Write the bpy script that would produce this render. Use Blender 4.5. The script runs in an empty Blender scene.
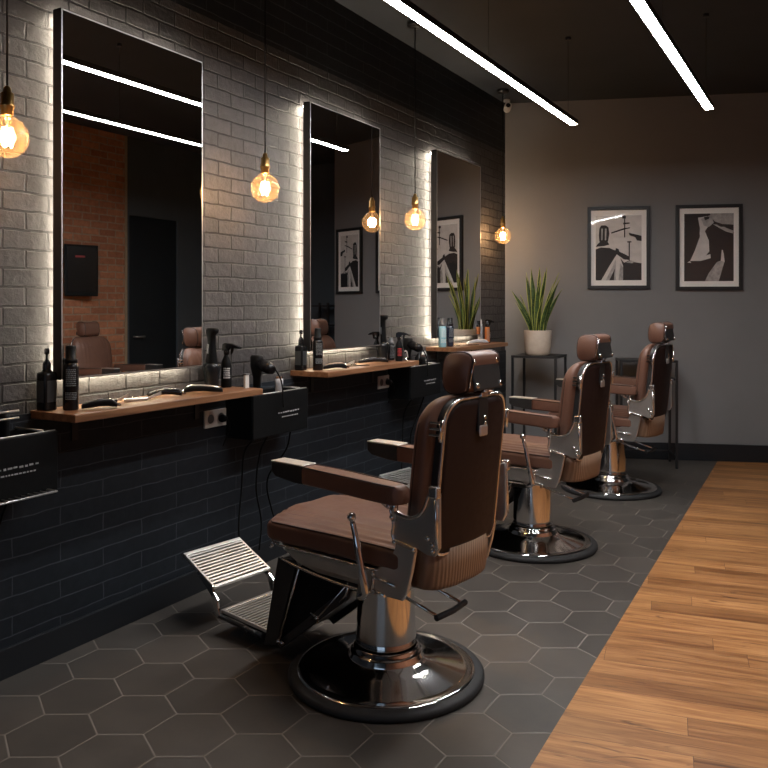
import bpy, bmesh, math, random
from mathutils import Vector, Matrix
PI = math.pi
random.seed(7)
SC = bpy.context.scene
COL = SC.collection

# ------------------------------------------------------------------ helpers
def rad(d): return math.radians(d)

class MB:
    """collects shapes into ONE mesh"""
    def __init__(s): s.v = []; s.f = []; s.m = []; s.sm = []
    def add(s, vs, fs, mi=0, smooth=False, M=None):
        b = len(s.v)
        for v in vs:
            v = Vector(v)
            s.v.append(M @ v if M else v)
        for f in fs:
            s.f.append([b + i for i in f]); s.m.append(mi); s.sm.append(smooth)
        return s
    def box(s, c, size, mi=0, M=None, bev=0.0, seg=2):
        bm = bmesh.new(); bmesh.ops.create_cube(bm, size=1)
        for v in bm.verts: v.co = Vector((v.co.x*size[0], v.co.y*size[1], v.co.z*size[2]))
        if bev > 0:
            bmesh.ops.bevel(bm, geom=bm.edges[:], offset=bev, segments=seg, affect='EDGES', profile=0.5)
        for v in bm.verts: v.co += Vector(c)
        bm.verts.index_update()
        s.add([v.co.copy() for v in bm.verts], [[v.index for v in f.verts] for f in bm.faces], mi, False, M)
        bm.free(); return s
    def lathe(s, prof, c=(0,0,0), n=48, mi=0, M=None, smooth=True, cap=True):
        vs = []; fs = []
        for r, z in prof:
            for i in range(n):
                a = 2*PI*i/n; vs.append((c[0]+r*math.cos(a), c[1]+r*math.sin(a), c[2]+z))
        for j in range(len(prof)-1):
            for i in range(n):
                k = (i+1) % n
                fs.append([j*n+i, j*n+k, (j+1)*n+k, (j+1)*n+i])
        s.add(vs, fs, mi, smooth, M)
        if cap:
            if prof[0][0] > 1e-5: s.add(vs[:n], [list(range(n))[::-1]], mi, False, M)
            if prof[-1][0] > 1e-5: s.add(vs[-n:], [list(range(n))], mi, False, M)
        return s
    def tube(s, pts, r, n=10, mi=0, M=None, closed=False):
        pts = [Vector(p) for p in pts]; N = len(pts)
        rs = r if isinstance(r, (list, tuple)) else [r]*N
        vs = []; fs = []; up = None
        for i, p in enumerate(pts):
            if closed: t = (pts[(i+1) % N]-pts[i-1]).normalized()
            elif i == 0: t = (pts[1]-p).normalized()
            elif i == N-1: t = (p-pts[i-1]).normalized()
            else: t = ((pts[i+1]-p).normalized()+(p-pts[i-1]).normalized()).normalized()
            if up is None:
                up = Vector((0,0,1)) if abs(t.z) < .9 else Vector((1,0,0))
            up = (up - t*up.dot(t)).normalized(); w = t.cross(up)
            for k in range(n):
                a = 2*PI*k/n; vs.append(p+(up*math.cos(a)+w*math.sin(a))*rs[i])
        R = N if closed else N-1
        for i in range(R):
            j = (i+1) % N
            for k in range(n):
                l = (k+1) % n; fs.append([i*n+k, i*n+l, j*n+l, j*n+k])
        s.add(vs, fs, mi, True, M)
        if not closed:
            s.add(vs[:n], [list(range(n))[::-1]], mi, False, M)
            s.add(vs[-n:], [list(range(n))], mi, False, M)
        return s
    def loft(s, rings, mi=0, M=None, smooth=True, cap=True):
        n = len(rings[0]); vs = [p for r in rings for p in r]; fs = []
        for j in range(len(rings)-1):
            for i in range(n):
                k = (i+1) % n; fs.append([j*n+i, j*n+k, (j+1)*n+k, (j+1)*n+i])
        s.add(vs, fs, mi, smooth, M)
        if cap:
            s.add(rings[0], [list(range(n))[::-1]], mi, smooth, M); s.add(rings[-1], [list(range(n))], mi, smooth, M)
        return s
    def prism(s, poly, plane, a, b, mi=0, M=None, smooth=False):
        """poly of 2D points extruded along the missing axis from a to b"""
        def P(u, v, w):
            return {'xz': (u, w, v), 'xy': (u, v, w), 'yz': (w, u, v)}[plane]
        r0 = [P(u, v, a) for u, v in poly]; r1 = [P(u, v, b) for u, v in poly]
        return s.loft([r0, r1], mi, M, smooth)
    def sphere(s, c, r, n=16, mi=0, sc=(1,1,1), M=None):
        prof = []
        for j in range(n//2+1):
            a = -PI/2+PI*j/(n//2); prof.append((max(r*math.cos(a), 1e-6), r*math.sin(a)))
        T = Matrix.Translation(c) @ Matrix.Diagonal((sc[0], sc[1], sc[2], 1))
        return s.lathe(prof, (0,0,0), n, mi, (M @ T) if M else T, cap=False)
    def build(s, name, mats, parent=None, bevel=0, seg=2, recalc=True, subsurf=0, auto=True):
        me = bpy.data.meshes.new(name)
        me.from_pydata([tuple(v) for v in s.v], [], s.f)
        if not isinstance(mats, (list, tuple)): mats = [mats]
        for m in mats: me.materials.append(m)
        for p, mi, sm in zip(me.polygons, s.m, s.sm): p.material_index = mi; p.use_smooth = sm
        bm = bmesh.new(); bm.from_mesh(me)
        bmesh.ops.remove_doubles(bm, verts=bm.verts, dist=1e-5)
        if recalc: bmesh.ops.recalc_face_normals(bm, faces=bm.faces)
        bm.to_mesh(me); bm.free()
        o = bpy.data.objects.new(name, me); COL.objects.link(o)
        if parent: o.parent = parent
        if bevel:
            md = o.modifiers.new('bevel', 'BEVEL'); md.width = bevel; md.segments = seg; md.limit_method = 'ANGLE'; md.angle_limit = rad(40)
        if subsurf:
            md = o.modifiers.new('sub', 'SUBSURF'); md.levels = subsurf; md.render_levels = subsurf
        return o

def tag(o, label=None, cat=None, group=None, kind=None):
    if label: o['label'] = label
    if cat: o['category'] = cat
    if group: o['group'] = group
    if kind: o['kind'] = kind
    return o
def thing(name, loc, label, cat, group=None, rz=0):
    o = bpy.data.objects.new(name, None); COL.objects.link(o)
    o.location = loc; o.rotation_euler = (0, 0, rz); o.empty_display_size = .05
    return tag(o, label, cat, group)
def struct(o): o['kind'] = 'structure'; return o
def copy_tree(o, parent=None):
    c = o.copy(); COL.objects.link(c)
    if parent: c.parent = parent
    for ch in [x for x in list(COL.objects) if x.parent == o]: copy_tree(ch, c)
    return c
def srgb(r, g, b):
    f = lambda c: (c/255/12.92) if c/255 <= .04045 else ((c/255+.055)/1.055)**2.4
    return (f(r), f(g), f(b), 1)

# ------------------------------------------------------------------ materials
def mat(name, col=(.5,.5,.5,1), rough=.5, metal=0, spec=.5, emis=None, es=0, coat=0, trans=0, ior=1.45):
    m = bpy.data.materials.new(name); m.use_nodes = True
    b = m.node_tree.nodes['Principled BSDF']
    b.inputs['Base Color'].default_value = col if len(col) == 4 else (*col, 1)
    b.inputs['Roughness'].default_value = rough; b.inputs['Metallic'].default_value = metal
    b.inputs['Specular IOR Level'].default_value = spec
    b.inputs['Coat Weight'].default_value = coat; b.inputs['Transmission Weight'].default_value = trans
    b.inputs['IOR'].default_value = ior
    if emis: b.inputs['Emission Color'].default_value = emis; b.inputs['Emission Strength'].default_value = es
    return m
def N(m, t, **kw):
    n = m.node_tree.nodes.new(t)
    for k, v in kw.items(): setattr(n, k, v)
    return n
def L(m, a, b): m.node_tree.links.new(a, b)
def math_n(m, op, a, b=None, c=None):
    n = N(m, 'ShaderNodeMath', operation=op)
    for i, v in enumerate((a, b, c)):
        if v is None: continue
        if isinstance(v, (int, float)): n.inputs[i].default_value = v
        else: L(m, v, n.inputs[i])
    return n.outputs[0]
def noise(m, vec, scale, detail=3, rough=.5, dist=0):
    n = N(m, 'ShaderNodeTexNoise'); n.inputs['Scale'].default_value = scale
    n.inputs['Detail'].default_value = detail; n.inputs['Roughness'].default_value = rough
    n.inputs['Distortion'].default_value = dist
    if vec is not None: L(m, vec, n.inputs['Vector'])
    return n
def ramp(m, fac, stops):
    n = N(m, 'ShaderNodeValToRGB'); e = n.color_ramp.elements
    while len(e) < len(stops): e.new(.5)
    for i, (p, c) in enumerate(stops): e[i].position = p; e[i].color = c
    L(m, fac, n.inputs[0]); return n.outputs[0]
def mix(m, fac, a, b, mode='MIX'):
    n = N(m, 'ShaderNodeMix', data_type='RGBA', blend_type=mode)
    for i, v in ((0, fac), (6, a), (7, b)):
        if isinstance(v, (int, float)): n.inputs[i].default_value = v
        elif isinstance(v, tuple): n.inputs[i].default_value = v
        else: L(m, v, n.inputs[i])
    return n.outputs[2]
def bsdf(m): return m.node_tree.nodes['Principled BSDF']
def bump(m, h, strength=.3, dist=.01, chain=None):
    n = N(m, 'ShaderNodeBump'); n.inputs['Strength'].default_value = strength; n.inputs['Distance'].default_value = dist
    L(m, h, n.inputs['Height'])
    if chain is not None: L(m, chain, n.inputs['Normal'])
    return n.outputs[0]
def objco(m): return N(m, 'ShaderNodeTexCoord').outputs['Object']
def mapping(m, vec, rot=(0,0,0), scale=(1,1,1), loc=(0,0,0)):
    n = N(m, 'ShaderNodeMapping'); n.inputs['Rotation'].default_value = rot
    n.inputs['Scale'].default_value = scale; n.inputs['Location'].default_value = loc
    L(m, vec, n.inputs['Vector']); return n.outputs[0]

def noisy(name, c1, c2, scale, rough=.5, bumps=.1, bd=.003, metal=0, bscale=None, spec=.5, rvar=0, stretch=(1,1,1)):
    m = mat(name, c1, rough, metal, spec)
    v = mapping(m, objco(m), scale=stretch)
    n = noise(m, v, scale, 5, .6)
    L(m, mix(m, ramp(m, n.outputs[0], [(.35, (0,0,0,1)), (.65, (1,1,1,1))]), c1, c2), bsdf(m).inputs['Base Color'])
    n2 = noise(m, v, bscale or scale*4, 4)
    if bumps: L(m, bump(m, n2.outputs[0], bumps, bd), bsdf(m).inputs['Normal'])
    if rvar: L(m, math_n(m, 'MULTIPLY_ADD', n.outputs[0], rvar, rough-rvar/2), bsdf(m).inputs['Roughness'])
    return m

def brick_mat(name, c1, c2, cm, uvw, bw, bh, mortar, rough, bdist=.006, bstr=.9, spec=.4):
    """painted / bare brick; uvw = which object axes run along and up the wall"""
    m = mat(name, c1, rough, 0, spec)
    o = objco(m); sep = N(m, 'ShaderNodeSeparateXYZ'); L(m, o, sep.inputs[0])
    cb = N(m, 'ShaderNodeCombineXYZ'); L(m, sep.outputs[uvw[0]], cb.inputs[0]); L(m, sep.outputs[uvw[1]], cb.inputs[1])
    # wobble so that the joints are not ruled lines
    wob = noise(m, cb.outputs[0], 9, 3); ws = N(m, 'ShaderNodeVectorMath', operation='SCALE'); ws.inputs[3].default_value = .015
    wsub = N(m, 'ShaderNodeVectorMath', operation='SUBTRACT'); L(m, wob.outputs['Color'], wsub.inputs[0]); wsub.inputs[1].default_value = (.5,.5,.5)
    L(m, wsub.outputs[0], ws.inputs[0])
    ad = N(m, 'ShaderNodeVectorMath', operation='ADD'); L(m, cb.outputs[0], ad.inputs[0]); L(m, ws.outputs[0], ad.inputs[1])
    br = N(m, 'ShaderNodeTexBrick'); L(m, ad.outputs[0], br.inputs['Vector'])
    br.inputs['Scale'].default_value = 1; br.inputs['Brick Width'].default_value = bw; br.inputs['Row Height'].default_value = bh
    br.inputs['Mortar Size'].default_value = mortar; br.inputs['Mortar Smooth'].default_value = .35; br.inputs['Bias'].default_value = 0
    br.inputs['Color1'].default_value = c1; br.inputs['Color2'].default_value = c2; br.inputs['Mortar'].default_value = cm
    n = noise(m, cb.outputs[0], 22, 6, .65)
    n3 = noise(m, cb.outputs[0], 3, 3, .6)
    c = mix(m, .35, br.outputs['Color'], ramp(m, n.outputs[0], [(.3, (.45,.45,.45,1)), (.7, (1.5,1.5,1.5,1))]), 'MULTIPLY')
    c = mix(m, .4, c, ramp(m, n3.outputs[0], [(.3, (.6,.6,.6,1)), (.7, (1.25,1.25,1.25,1))]), 'MULTIPLY')
    L(m, c, bsdf(m).inputs['Base Color'])
    h = math_n(m, 'SUBTRACT', math_n(m, 'MULTIPLY_ADD', n.outputs[0], .45, math_n(m, 'MULTIPLY', n3.outputs[0], .5)), br.outputs['Fac'])
    L(m, bump(m, h, bstr, bdist), bsdf(m).inputs['Normal'])
    return m

M = {}
M['brick_grey'] = brick_mat('painted grey brick', (.066,.062,.064,1), (.044,.042,.044,1), (.012,.0115,.012,1), (1,2), .195, .0715, .0052, .5, .014, 1.0)
M['brick_black'] = brick_mat('black brick dado and shaded top', (.0160,.0195,.0245,1), (.0140,.0172,.022,1), (.046,.053,.064,1), (1,2), .42, .0715, .0026, .5, .003, .35, .25)
M['brick_red'] = brick_mat('bare red brick', (.50,.21,.11,1), (.34,.13,.07,1), (.38,.25,.17,1), (1,2), .22, .075, .010, .85)
M['wall_plaster'] = noisy('taupe grey plaster', (.210,.208,.210,1), (.193,.191,.193,1), 1.5, .75, .12, .002, bscale=60, spec=.25)
M['wall_dark'] = noisy('charcoal plaster', (.075,.087,.098,1), (.066,.077,.088,1), 2, .7, .1, .002, bscale=60, spec=.25)
M['ceiling'] = noisy('dark ceiling paint', (.046,.054,.066,1), (.040,.048,.059,1), 2, .7, .1, .002, bscale=50, spec=.3)
M['skirting'] = mat('black skirting', (.010,.012,.015,1), .42)
M['black_metal'] = noisy('black powder coat', (.012,.012,.013,1), (.016,.016,.017,1), 30, .42, .08, .0005, bscale=300)
M['black_plastic'] = noisy('black plastic', (.0045,.005,.0055,1), (.006,.0065,.007,1), 20, .5, .03, .0003, bscale=200, spec=.15)
M['black_gloss'] = mat('gloss black', (.007,.007,.008,1), .25, spec=.35)
M['grey_plastic'] = mat('grey plastic', (.11,.115,.12,1), .4)
M['rubber'] = noisy('black rubber', (.016,.016,.017,1), (.022,.022,.023,1), 20, .62, .1, .0005, bscale=200)
M['chrome'] = noisy('polished chrome', (.80,.79,.78,1), (.74,.73,.72,1), 6, .10, .0, metal=1, rvar=.05)
M['chrome_satin'] = noisy('satin chrome', (.88,.87,.86,1), (.80,.79,.78,1), 6, .24, .0, metal=1, rvar=.08)
M['chrome_dark'] = noisy('smoked steel', (.62,.61,.60,1), (.54,.535,.53,1), 5, .42, .03, .0005, metal=1, bscale=80, rvar=.1)
M['brushed'] = noisy('brushed aluminium', (.86,.84,.81,1), (.76,.74,.71,1), 12, .42, .05, .0005, metal=1, bscale=120)
M['dark_steel'] = noisy('dark painted steel', (.035,.034,.034,1), (.045,.044,.043,1), 10, .38, .03, .0005, metal=.4)
M['brass'] = noisy('aged brass', (.55,.33,.12,1), (.42,.24,.08,1), 40, .3, .03, .0004, metal=1)
M['white_plastic'] = mat('white plastic', (.62,.60,.57,1), .35)
M['mirror'] = mat('mirror glass', (.86,.87,.87,1), .0, 1)
M['cord'] = mat('black cord', (.005,.005,.005,1), .6, spec=.2)
M['label_grey'] = mat('grey print', (.20,.22,.23,1), .5)
M['label_white'] = mat('white print', (.7,.7,.68,1), .5)
M['label_red'] = mat('red print', (.45,.05,.05,1), .5)
M['dark_glass'] = mat('smoked bottle', (.010,.011,.012,1), .22, spec=.3)
M['blue_glass'] = mat('pale blue bottle', (.22,.42,.50,1), .25, coat=.4)
M['navy'] = mat('navy bottle', (.010,.018,.040,1), .2, coat=.4)
M['amber'] = mat('orange bottle', (.50,.17,.05,1), .25, coat=.3)
M['silver_plastic'] = mat('pale grey bottle', (.42,.42,.44,1), .3, coat=.3)
M['black_fabric'] = noisy('black fabric', (.012,.012,.013,1), (.02,.02,.021,1), 60, .8, .2, .001)
M['soil'] = noisy('potting soil', (.03,.02,.014,1), (.012,.008,.006,1), 60, .95, .8, .01)
M['pot'] = noisy('speckled stoneware', (.58,.49,.40,1), (.48,.39,.31,1), 9, .55, .25, .003, bscale=30)
M['door'] = noisy('blue black door paint', (.010,.013,.016,1), (.012,.016,.019,1), 3, .5, .05, .001)
M['paper'] = mat('white mat board', (.95,.92,.88,1), .7)

# leather with fine grain
def leather(name, c1, c2, rough=.38):
    m = mat(name, c1, rough, 0, .5); o = objco(m)
    n = noise(m, o, 7, 5, .6)
    L(m, mix(m, ramp(m, n.outputs[0], [(.3, (0,0,0,1)), (.7, (1,1,1,1))]), c1, c2), bsdf(m).inputs['Base Color'])
    v = N(m, 'ShaderNodeTexVoronoi'); v.inputs['Scale'].default_value = 260; L(m, o, v.inputs['Vector'])
    n2 = noise(m, o, 40, 4)
    h = math_n(m, 'MULTIPLY_ADD', n2.outputs[0], .8, math_n(m, 'MULTIPLY', v.outputs['Distance'], .5))
    L(m, bump(m, h, .22, .0012), bsdf(m).inputs['Normal'])
    L(m, math_n(m, 'MULTIPLY_ADD', n2.outputs[0], .18, rough-.09), bsdf(m).inputs['Roughness'])
    return m
M['leather'] = leather('brown leather', (.160,.080,.055,1), (.125,.061,.042,1), .40)
M['leather_dark'] = leather('dark brown leather panel', (.024,.013,.012,1), (.020,.011,.010,1), .5); bsdf(M['leather_dark']).inputs['Specular IOR Level'].default_value = .25
M['piping'] = mat('dark piping', (.035,.016,.011,1), .45)
# tan skirt with vertical ribs
m = mat('tan ribbed skirt', (.27,.15,.085,1), .42)
o_ = objco(m); w_ = N(m, 'ShaderNodeTexWave', wave_type='BANDS', bands_direction='Y'); w_.inputs['Scale'].default_value = 22
w_.inputs['Distortion'].default_value = .3; L(m, o_, w_.inputs['Vector'])
L(m, mix(m, w_.outputs['Fac'], (.21,.130,.082,1), (.29,.185,.122,1)), bsdf(m).inputs['Base Color'])
L(m, bump(m, w_.outputs['Fac'], .35, .003), bsdf(m).inputs['Normal']); M['skirt'] = m

# hexagon floor tile
def hex_floor():
    m = mat('charcoal hexagon tile', (.06,.055,.05,1), .4); F = .2535; S3 = math.sqrt(3)
    sep = N(m, 'ShaderNodeSeparateXYZ'); L(m, objco(m), sep.inputs[0])
    px = math_n(m, 'MULTIPLY_ADD', sep.outputs[0], 1/F, -.364/F+.5+100)
    py = math_n(m, 'MULTIPLY_ADD', sep.outputs[1], 1/F, -1.902/F+S3/2+S3*60)
    def cell(ox, oy):
        ax = math_n(m, 'SUBTRACT', math_n(m, 'FLOORED_MODULO', math_n(m, 'SUBTRACT', px, ox), 1), .5)
        ay = math_n(m, 'SUBTRACT', math_n(m, 'FLOORED_MODULO', math_n(m, 'SUBTRACT', py, oy), S3), S3/2)
        d = math_n(m, 'ADD', math_n(m, 'MULTIPLY', ax, ax), math_n(m, 'MULTIPLY', ay, ay))
        return ax, ay, d
    ax, ay, ad = cell(0, 0); bx, by, bd = cell(.5, S3/2)
    pick = math_n(m, 'LESS_THAN', ad, bd)
    def sel(a, b): return math_n(m, 'ADD', b, math_n(m, 'MULTIPLY', pick, math_n(m, 'SUBTRACT', a, b)))
    gx, gy = sel(ax, bx), sel(ay, by)
    agx, agy = math_n(m, 'ABSOLUTE', gx), math_n(m, 'ABSOLUTE', gy)
    dist = math_n(m, 'MAXIMUM', agx, math_n(m, 'ADD', math_n(m, 'MULTIPLY', agx, .5), math_n(m, 'MULTIPLY', agy, S3/2)))
    idc = N(m, 'ShaderNodeCombineXYZ')
    L(m, math_n(m, 'ROUND', math_n(m, 'MULTIPLY', math_n(m, 'SUBTRACT', px, gx), 4)), idc.inputs[0])
    L(m, math_n(m, 'ROUND', math_n(m, 'MULTIPLY', math_n(m, 'SUBTRACT', py, gy), 4)), idc.inputs[1])
    wn = N(m, 'ShaderNodeTexWhiteNoise', noise_dimensions='2D'); L(m, idc.outputs[0], wn.inputs['Vector'])
    grout = N(m, 'ShaderNodeMapRange'); grout.inputs['From Min'].default_value = .4885; grout.inputs['From Max'].default_value = .4925
    L(m, dist, grout.inputs['Value'])
    n = noise(m, objco(m), 5, 6, .6); n2 = noise(m, objco(m), 60, 4)
    t = mix(m, wn.outputs['Value'], (.060,.053,.047,1), (.082,.072,.063,1))
    t = mix(m, .6, t, ramp(m, n.outputs[0], [(.3, (.65,.65,.65,1)), (.7, (1.3,1.28,1.25,1))]), 'MULTIPLY')
    c = mix(m, grout.outputs[0], t, (.20,.175,.15,1))
    L(m, c, bsdf(m).inputs['Base Color'])
    L(m, math_n(m, 'ADD', math_n(m, 'MULTIPLY_ADD', n.outputs[0], .16, .34), math_n(m, 'MULTIPLY', grout.outputs[0], .3)), bsdf(m).inputs['Roughness'])
    edge = N(m, 'ShaderNodeMapRange'); edge.inputs['From Min'].default_value = .478; edge.inputs['From Max'].default_value = .494; L(m, dist, edge.inputs['Value'])
    h = math_n(m, 'SUBTRACT', math_n(m, 'MULTIPLY', n2.outputs[0], .12), edge.outputs[0])
    L(m, bump(m, h, .35, .0025), bsdf(m).inputs['Normal'])
    return m
M['hex'] = hex_floor()

def wood_floor():
    m = mat('oak strip floor', (.4,.2,.1,1), .38)
    v = mapping(m, objco(m), rot=(0, 0, rad(-10)))
    sp = N(m, 'ShaderNodeSeparateXYZ'); L(m, v, sp.inputs[0]); row = math_n(m, 'FLOOR', math_n(m, 'DIVIDE', sp.outputs[1], .118))
    wr = N(m, 'ShaderNodeTexWhiteNoise', noise_dimensions='1D'); L(m, row, wr.inputs['W'])
    cv = N(m, 'ShaderNodeCombineXYZ'); L(m, math_n(m, 'MULTIPLY_ADD', wr.outputs['Value'], 3.1, sp.outputs[0]), cv.inputs[0]); L(m, sp.outputs[1], cv.inputs[1])
    br = N(m, 'ShaderNodeTexBrick'); L(m, cv.outputs[0], br.inputs['Vector']); br.offset = 0.0
    br.inputs['Scale'].default_value = 1; br.inputs['Brick Width'].default_value = 1.05; br.inputs['Row Height'].default_value = .118
    br.inputs['Mortar Size'].default_value = .0009; br.inputs['Mortar Smooth'].default_value = .1
    br.inputs['Color1'].default_value = (0,0,0,1); br.inputs['Color2'].default_value = (1,1,1,1); br.inputs['Mortar'].default_value = (.5,.5,.5,1)
    rid = N(m, 'ShaderNodeSeparateColor'); L(m, br.outputs['Color'], rid.inputs[0])
    # grain drifts from board to board
    off = N(m, 'ShaderNodeCombineXYZ'); L(m, math_n(m, 'MULTIPLY', rid.outputs[0], 37), off.inputs[0]); L(m, math_n(m, 'MULTIPLY', rid.outputs[0], 11), off.inputs[1])
    ad = N(m, 'ShaderNodeVectorMath', operation='ADD'); L(m, v, ad.inputs[0]); L(m, off.outputs[0], ad.inputs[1])
    g1 = noise(m, mapping(m, ad.outputs[0], scale=(1.3, 17, 1)), 1.6, 7, .62, .7)
    g2 = noise(m, mapping(m, ad.outputs[0], scale=(3, 90, 1)), 2.2, 5, .6, .2)
    g3 = noise(m, mapping(m, ad.outputs[0], scale=(2.6, 12, 1)), 1.9, 3, .5, 1.2)
    c = ramp(m, g1.outputs[0], [(.26, (.115,.042,.014,1)), (.42, (.31,.132,.045,1)), (.55, (.43,.205,.076,1)), (.76, (.57,.30,.125,1))])
    c = mix(m, .8, c, ramp(m, rid.outputs[0], [(0, (.60,.54,.48,1)), (.5, (1,1,1,1)), (1, (1.2,1.2,1.16,1))]), 'MULTIPLY')
    c = mix(m, .5, c, ramp(m, g2.outputs[0], [(.3, (.72,.66,.6,1)), (.6, (1.08,1.08,1.08,1))]), 'MULTIPLY')
    # dark streaks and knots
    c = mix(m, ramp(m, g3.outputs[0], [(.64, (0,0,0,1)), (.76, (.85,.85,.85,1))]), c, (.085,.032,.014,1))
    c = mix(m, br.outputs['Fac'], c, (.10,.045,.02,1))
    L(m, c, bsdf(m).inputs['Base Color'])
    L(m, math_n(m, 'MULTIPLY_ADD', g1.outputs[0], .2, .30), bsdf(m).inputs['Roughness'])
    h = math_n(m, 'SUBTRACT', math_n(m, 'MULTIPLY', g2.outputs[0], .25), br.outputs['Fac'])
    L(m, bump(m, h, .25, .0015), bsdf(m).inputs['Normal'])
    return m
M['wood_floor'] = wood_floor()

def shelf_wood():
    m = mat('warm walnut board', (.3,.14,.06,1), .36); o = objco(m)
    g = noise(m, mapping(m, o, scale=(26, 1.6, 26)), 1.6, 6, .6, .4)
    L(m, ramp(m, g.outputs[0], [(.3, (.115,.050,.024,1)), (.5, (.205,.095,.045,1)), (.72, (.29,.145,.072,1))]), bsdf(m).inputs['Base Color'])
    L(m, bump(m, g.outputs[0], .12, .001), bsdf(m).inputs['Normal']); return m
M['shelf'] = shelf_wood()

def glass_thin(name, tint, refl=1.0):
    m = bpy.data.materials.new(name); m.use_nodes = True; nt = m.node_tree
    nt.nodes.remove(nt.nodes['Principled BSDF']); out = nt.nodes['Material Output']
    tr = N(m, 'ShaderNodeBsdfTransparent'); tr.inputs[0].default_value = tint
    gl = N(m, 'ShaderNodeBsdfGlossy'); gl.inputs['Roughness'].default_value = .03; gl.inputs[0].default_value = (1,1,1,1)
    lw = N(m, 'ShaderNodeFresnel'); gm = N(m, 'ShaderNodeNewGeometry'); L(m, math_n(m, 'MULTIPLY_ADD', gm.outputs['Backfacing'], 1/1.45-1.45, 1.45), lw.inputs[0])
    mx = N(m, 'ShaderNodeMixShader'); L(m, math_n(m, 'MULTIPLY', lw.outputs[0], refl), mx.inputs[0]); L(m, tr.outputs[0], mx.inputs[1]); L(m, gl.outputs[0], mx.inputs[2])
    L(m, mx.outputs[0], out.inputs[0]); return m
M['bulb_glass'] = glass_thin('amber tinted bulb glass', (1.0,.93,.82,1), 1.2)
m = M['bulb_glass']; tl = N(m, 'ShaderNodeBsdfTranslucent'); tl.inputs[0].default_value = (1,.72,.42,1)
old = [n for n in m.node_tree.nodes if n.type == 'MIX_SHADER'][0]; mm = N(m, 'ShaderNodeMixShader'); mm.inputs[0].default_value = .03
L(m, old.outputs[0], mm.inputs[1]); L(m, tl.outputs[0], mm.inputs[2]); L(m, mm.outputs[0], m.node_tree.nodes['Material Output'].inputs[0])
M['pane'] = glass_thin('clear pane', (1,1,1,1), .8)
def emis(name, c, s):
    m = mat(name, (.8,.8,.8,1), .5, emis=c, es=s); return m
LED_S = 86
M['led'] = emis('led diffuser', (1,.99,.99,1), LED_S)
M['strip'] = emis('mirror backlight strip', (1,.87,.68,1), 62)
M['strip_low'] = emis('mirror backlight strip lower', (1,.88,.64,1), 110)
M['filament'] = emis('glowing filament', (1,.60,.26,1), 150)

# sansevieria leaf
m = mat('snake plant leaf', (.05,.10,.02,1), .42); o_ = objco(m)
n_ = noise(m, mapping(m, o_, scale=(18, 18, 55)), 1.3, 3, .6, 1.0)
L(m, ramp(m, n_.outputs[0], [(.35, (.012,.032,.010,1)), (.6, (.060,.105,.026,1))]), bsdf(m).inputs['Base Color']); M['leaf'] = m
M['leaf_edge'] = mat('pale leaf margin', (.36,.38,.09,1), .45)

# ------------------------------------------------------------------ room
YC = 6.918; A = math.tan(rad(20)); XE = 2.66; XR = 4.27; CZ = 3.215; Y0 = -3.2
def yb(x): return YC+A*x
DADO = .955
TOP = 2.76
b = MB(); b.box((-.06, (Y0+YC)/2, (DADO+TOP)/2), (.12, YC-Y0+.2, TOP-DADO)); struct(b.build('wall_left', M['brick_grey']))
b = MB(); b.box((-.06, (Y0+YC)/2, (TOP+CZ)/2), (.12, YC-Y0+.2, CZ-TOP)); struct(b.build('wall_left_top_shaded', M['brick_black']))  # black colour puts in the shade above the downward-facing lamps
b = MB(); b.box((-.055, (Y0+YC)/2, DADO/2), (.124, YC-Y0+.2, DADO)); struct(b.build('wall_left_dado', M['brick_black']))
b = MB(); b.prism([(0-.12, yb(-.12)), (XE, yb(XE)), (XE, yb(XE)+.14), (-.12, yb(-.12)+.14)], 'xy', 0, CZ); struct(b.build('wall_back', M['wall_plaster']))
b = MB(); b.prism([(XE-.12, yb(XE)+.1), (XE, yb(XE)+.0), (XE, 8.75), (XE-.12, 8.75)], 'xy', 0, CZ); struct(b.build('wall_return', M['wall_dark']))
b = MB(); b.box(((XE+XR)/2, 8.75, CZ/2), (XR-XE+.4, .12, CZ)); struct(b.build('wall_recess', M['wall_dark']))
b = MB(); b.box((XR+.06, (Y0+6.19)/2, CZ/2), (.12, 6.19-Y0, CZ)); struct(b.build('wall_right', M['brick_red']))
DY0, DY1, DH = 6.24, 6.98, 2.36
b = MB(); b.box((XR+.06, 6.215, CZ/2), (.12, .05, CZ)); b.box((XR+.06, (DY1+8.75)/2, CZ/2), (.12, 8.75-DY1, CZ)); b.box((XR+.06, (DY0+DY1)/2, (CZ+DH)/2), (.12, DY1-DY0, CZ-DH))
struct(b.build('wall_corridor', M['wall_dark']))
b = MB(); b.box((XR-.004, 6.19, CZ/2), (.012, .03, CZ)); struct(b.build('trim_1', noisy('brass edge trim', (.35,.26,.16,1), (.30,.22,.14,1), 20, .4)))
b = MB(); b.box((XR+.05, (DY0+DY1)/2, DH/2), (.05, DY1-DY0, DH)); dr = struct(b.build('door_1', M['door'], bevel=.003))
b = MB(); b.tube([(XR+.02, DY0+.08, 1.02), (XR-.03, DY0+.08, 1.02), (XR-.03, DY0+.20, 1.02)], .009); b.build('door_handle', M['chrome_dark'], dr)
# floor: tile and wood meet on a nearly straight joint
def xj(y): return 1.873-.0262*(y-2.26)
b = MB(); b.prism([(-.12, Y0-.1), (xj(Y0-.1), Y0-.1), (xj(9), 9), (-.12, 9)], 'xy', -.08, 0); struct(b.build('floor', M['hex']))
b = MB(); b.prism([(xj(Y0-.1), Y0-.1), (XR+.2, Y0-.1), (XR+.2, 9), (xj(9), 9)], 'xy', -.08, 0.001); struct(b.build('floor_wood', M['wood_floor']))
b = MB(); b.box(((XR)/2, (Y0+9)/2, CZ+.05), (XR+.5, 9-Y0+.3, .1)); struct(b.build('ceiling', M['ceiling']))
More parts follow.
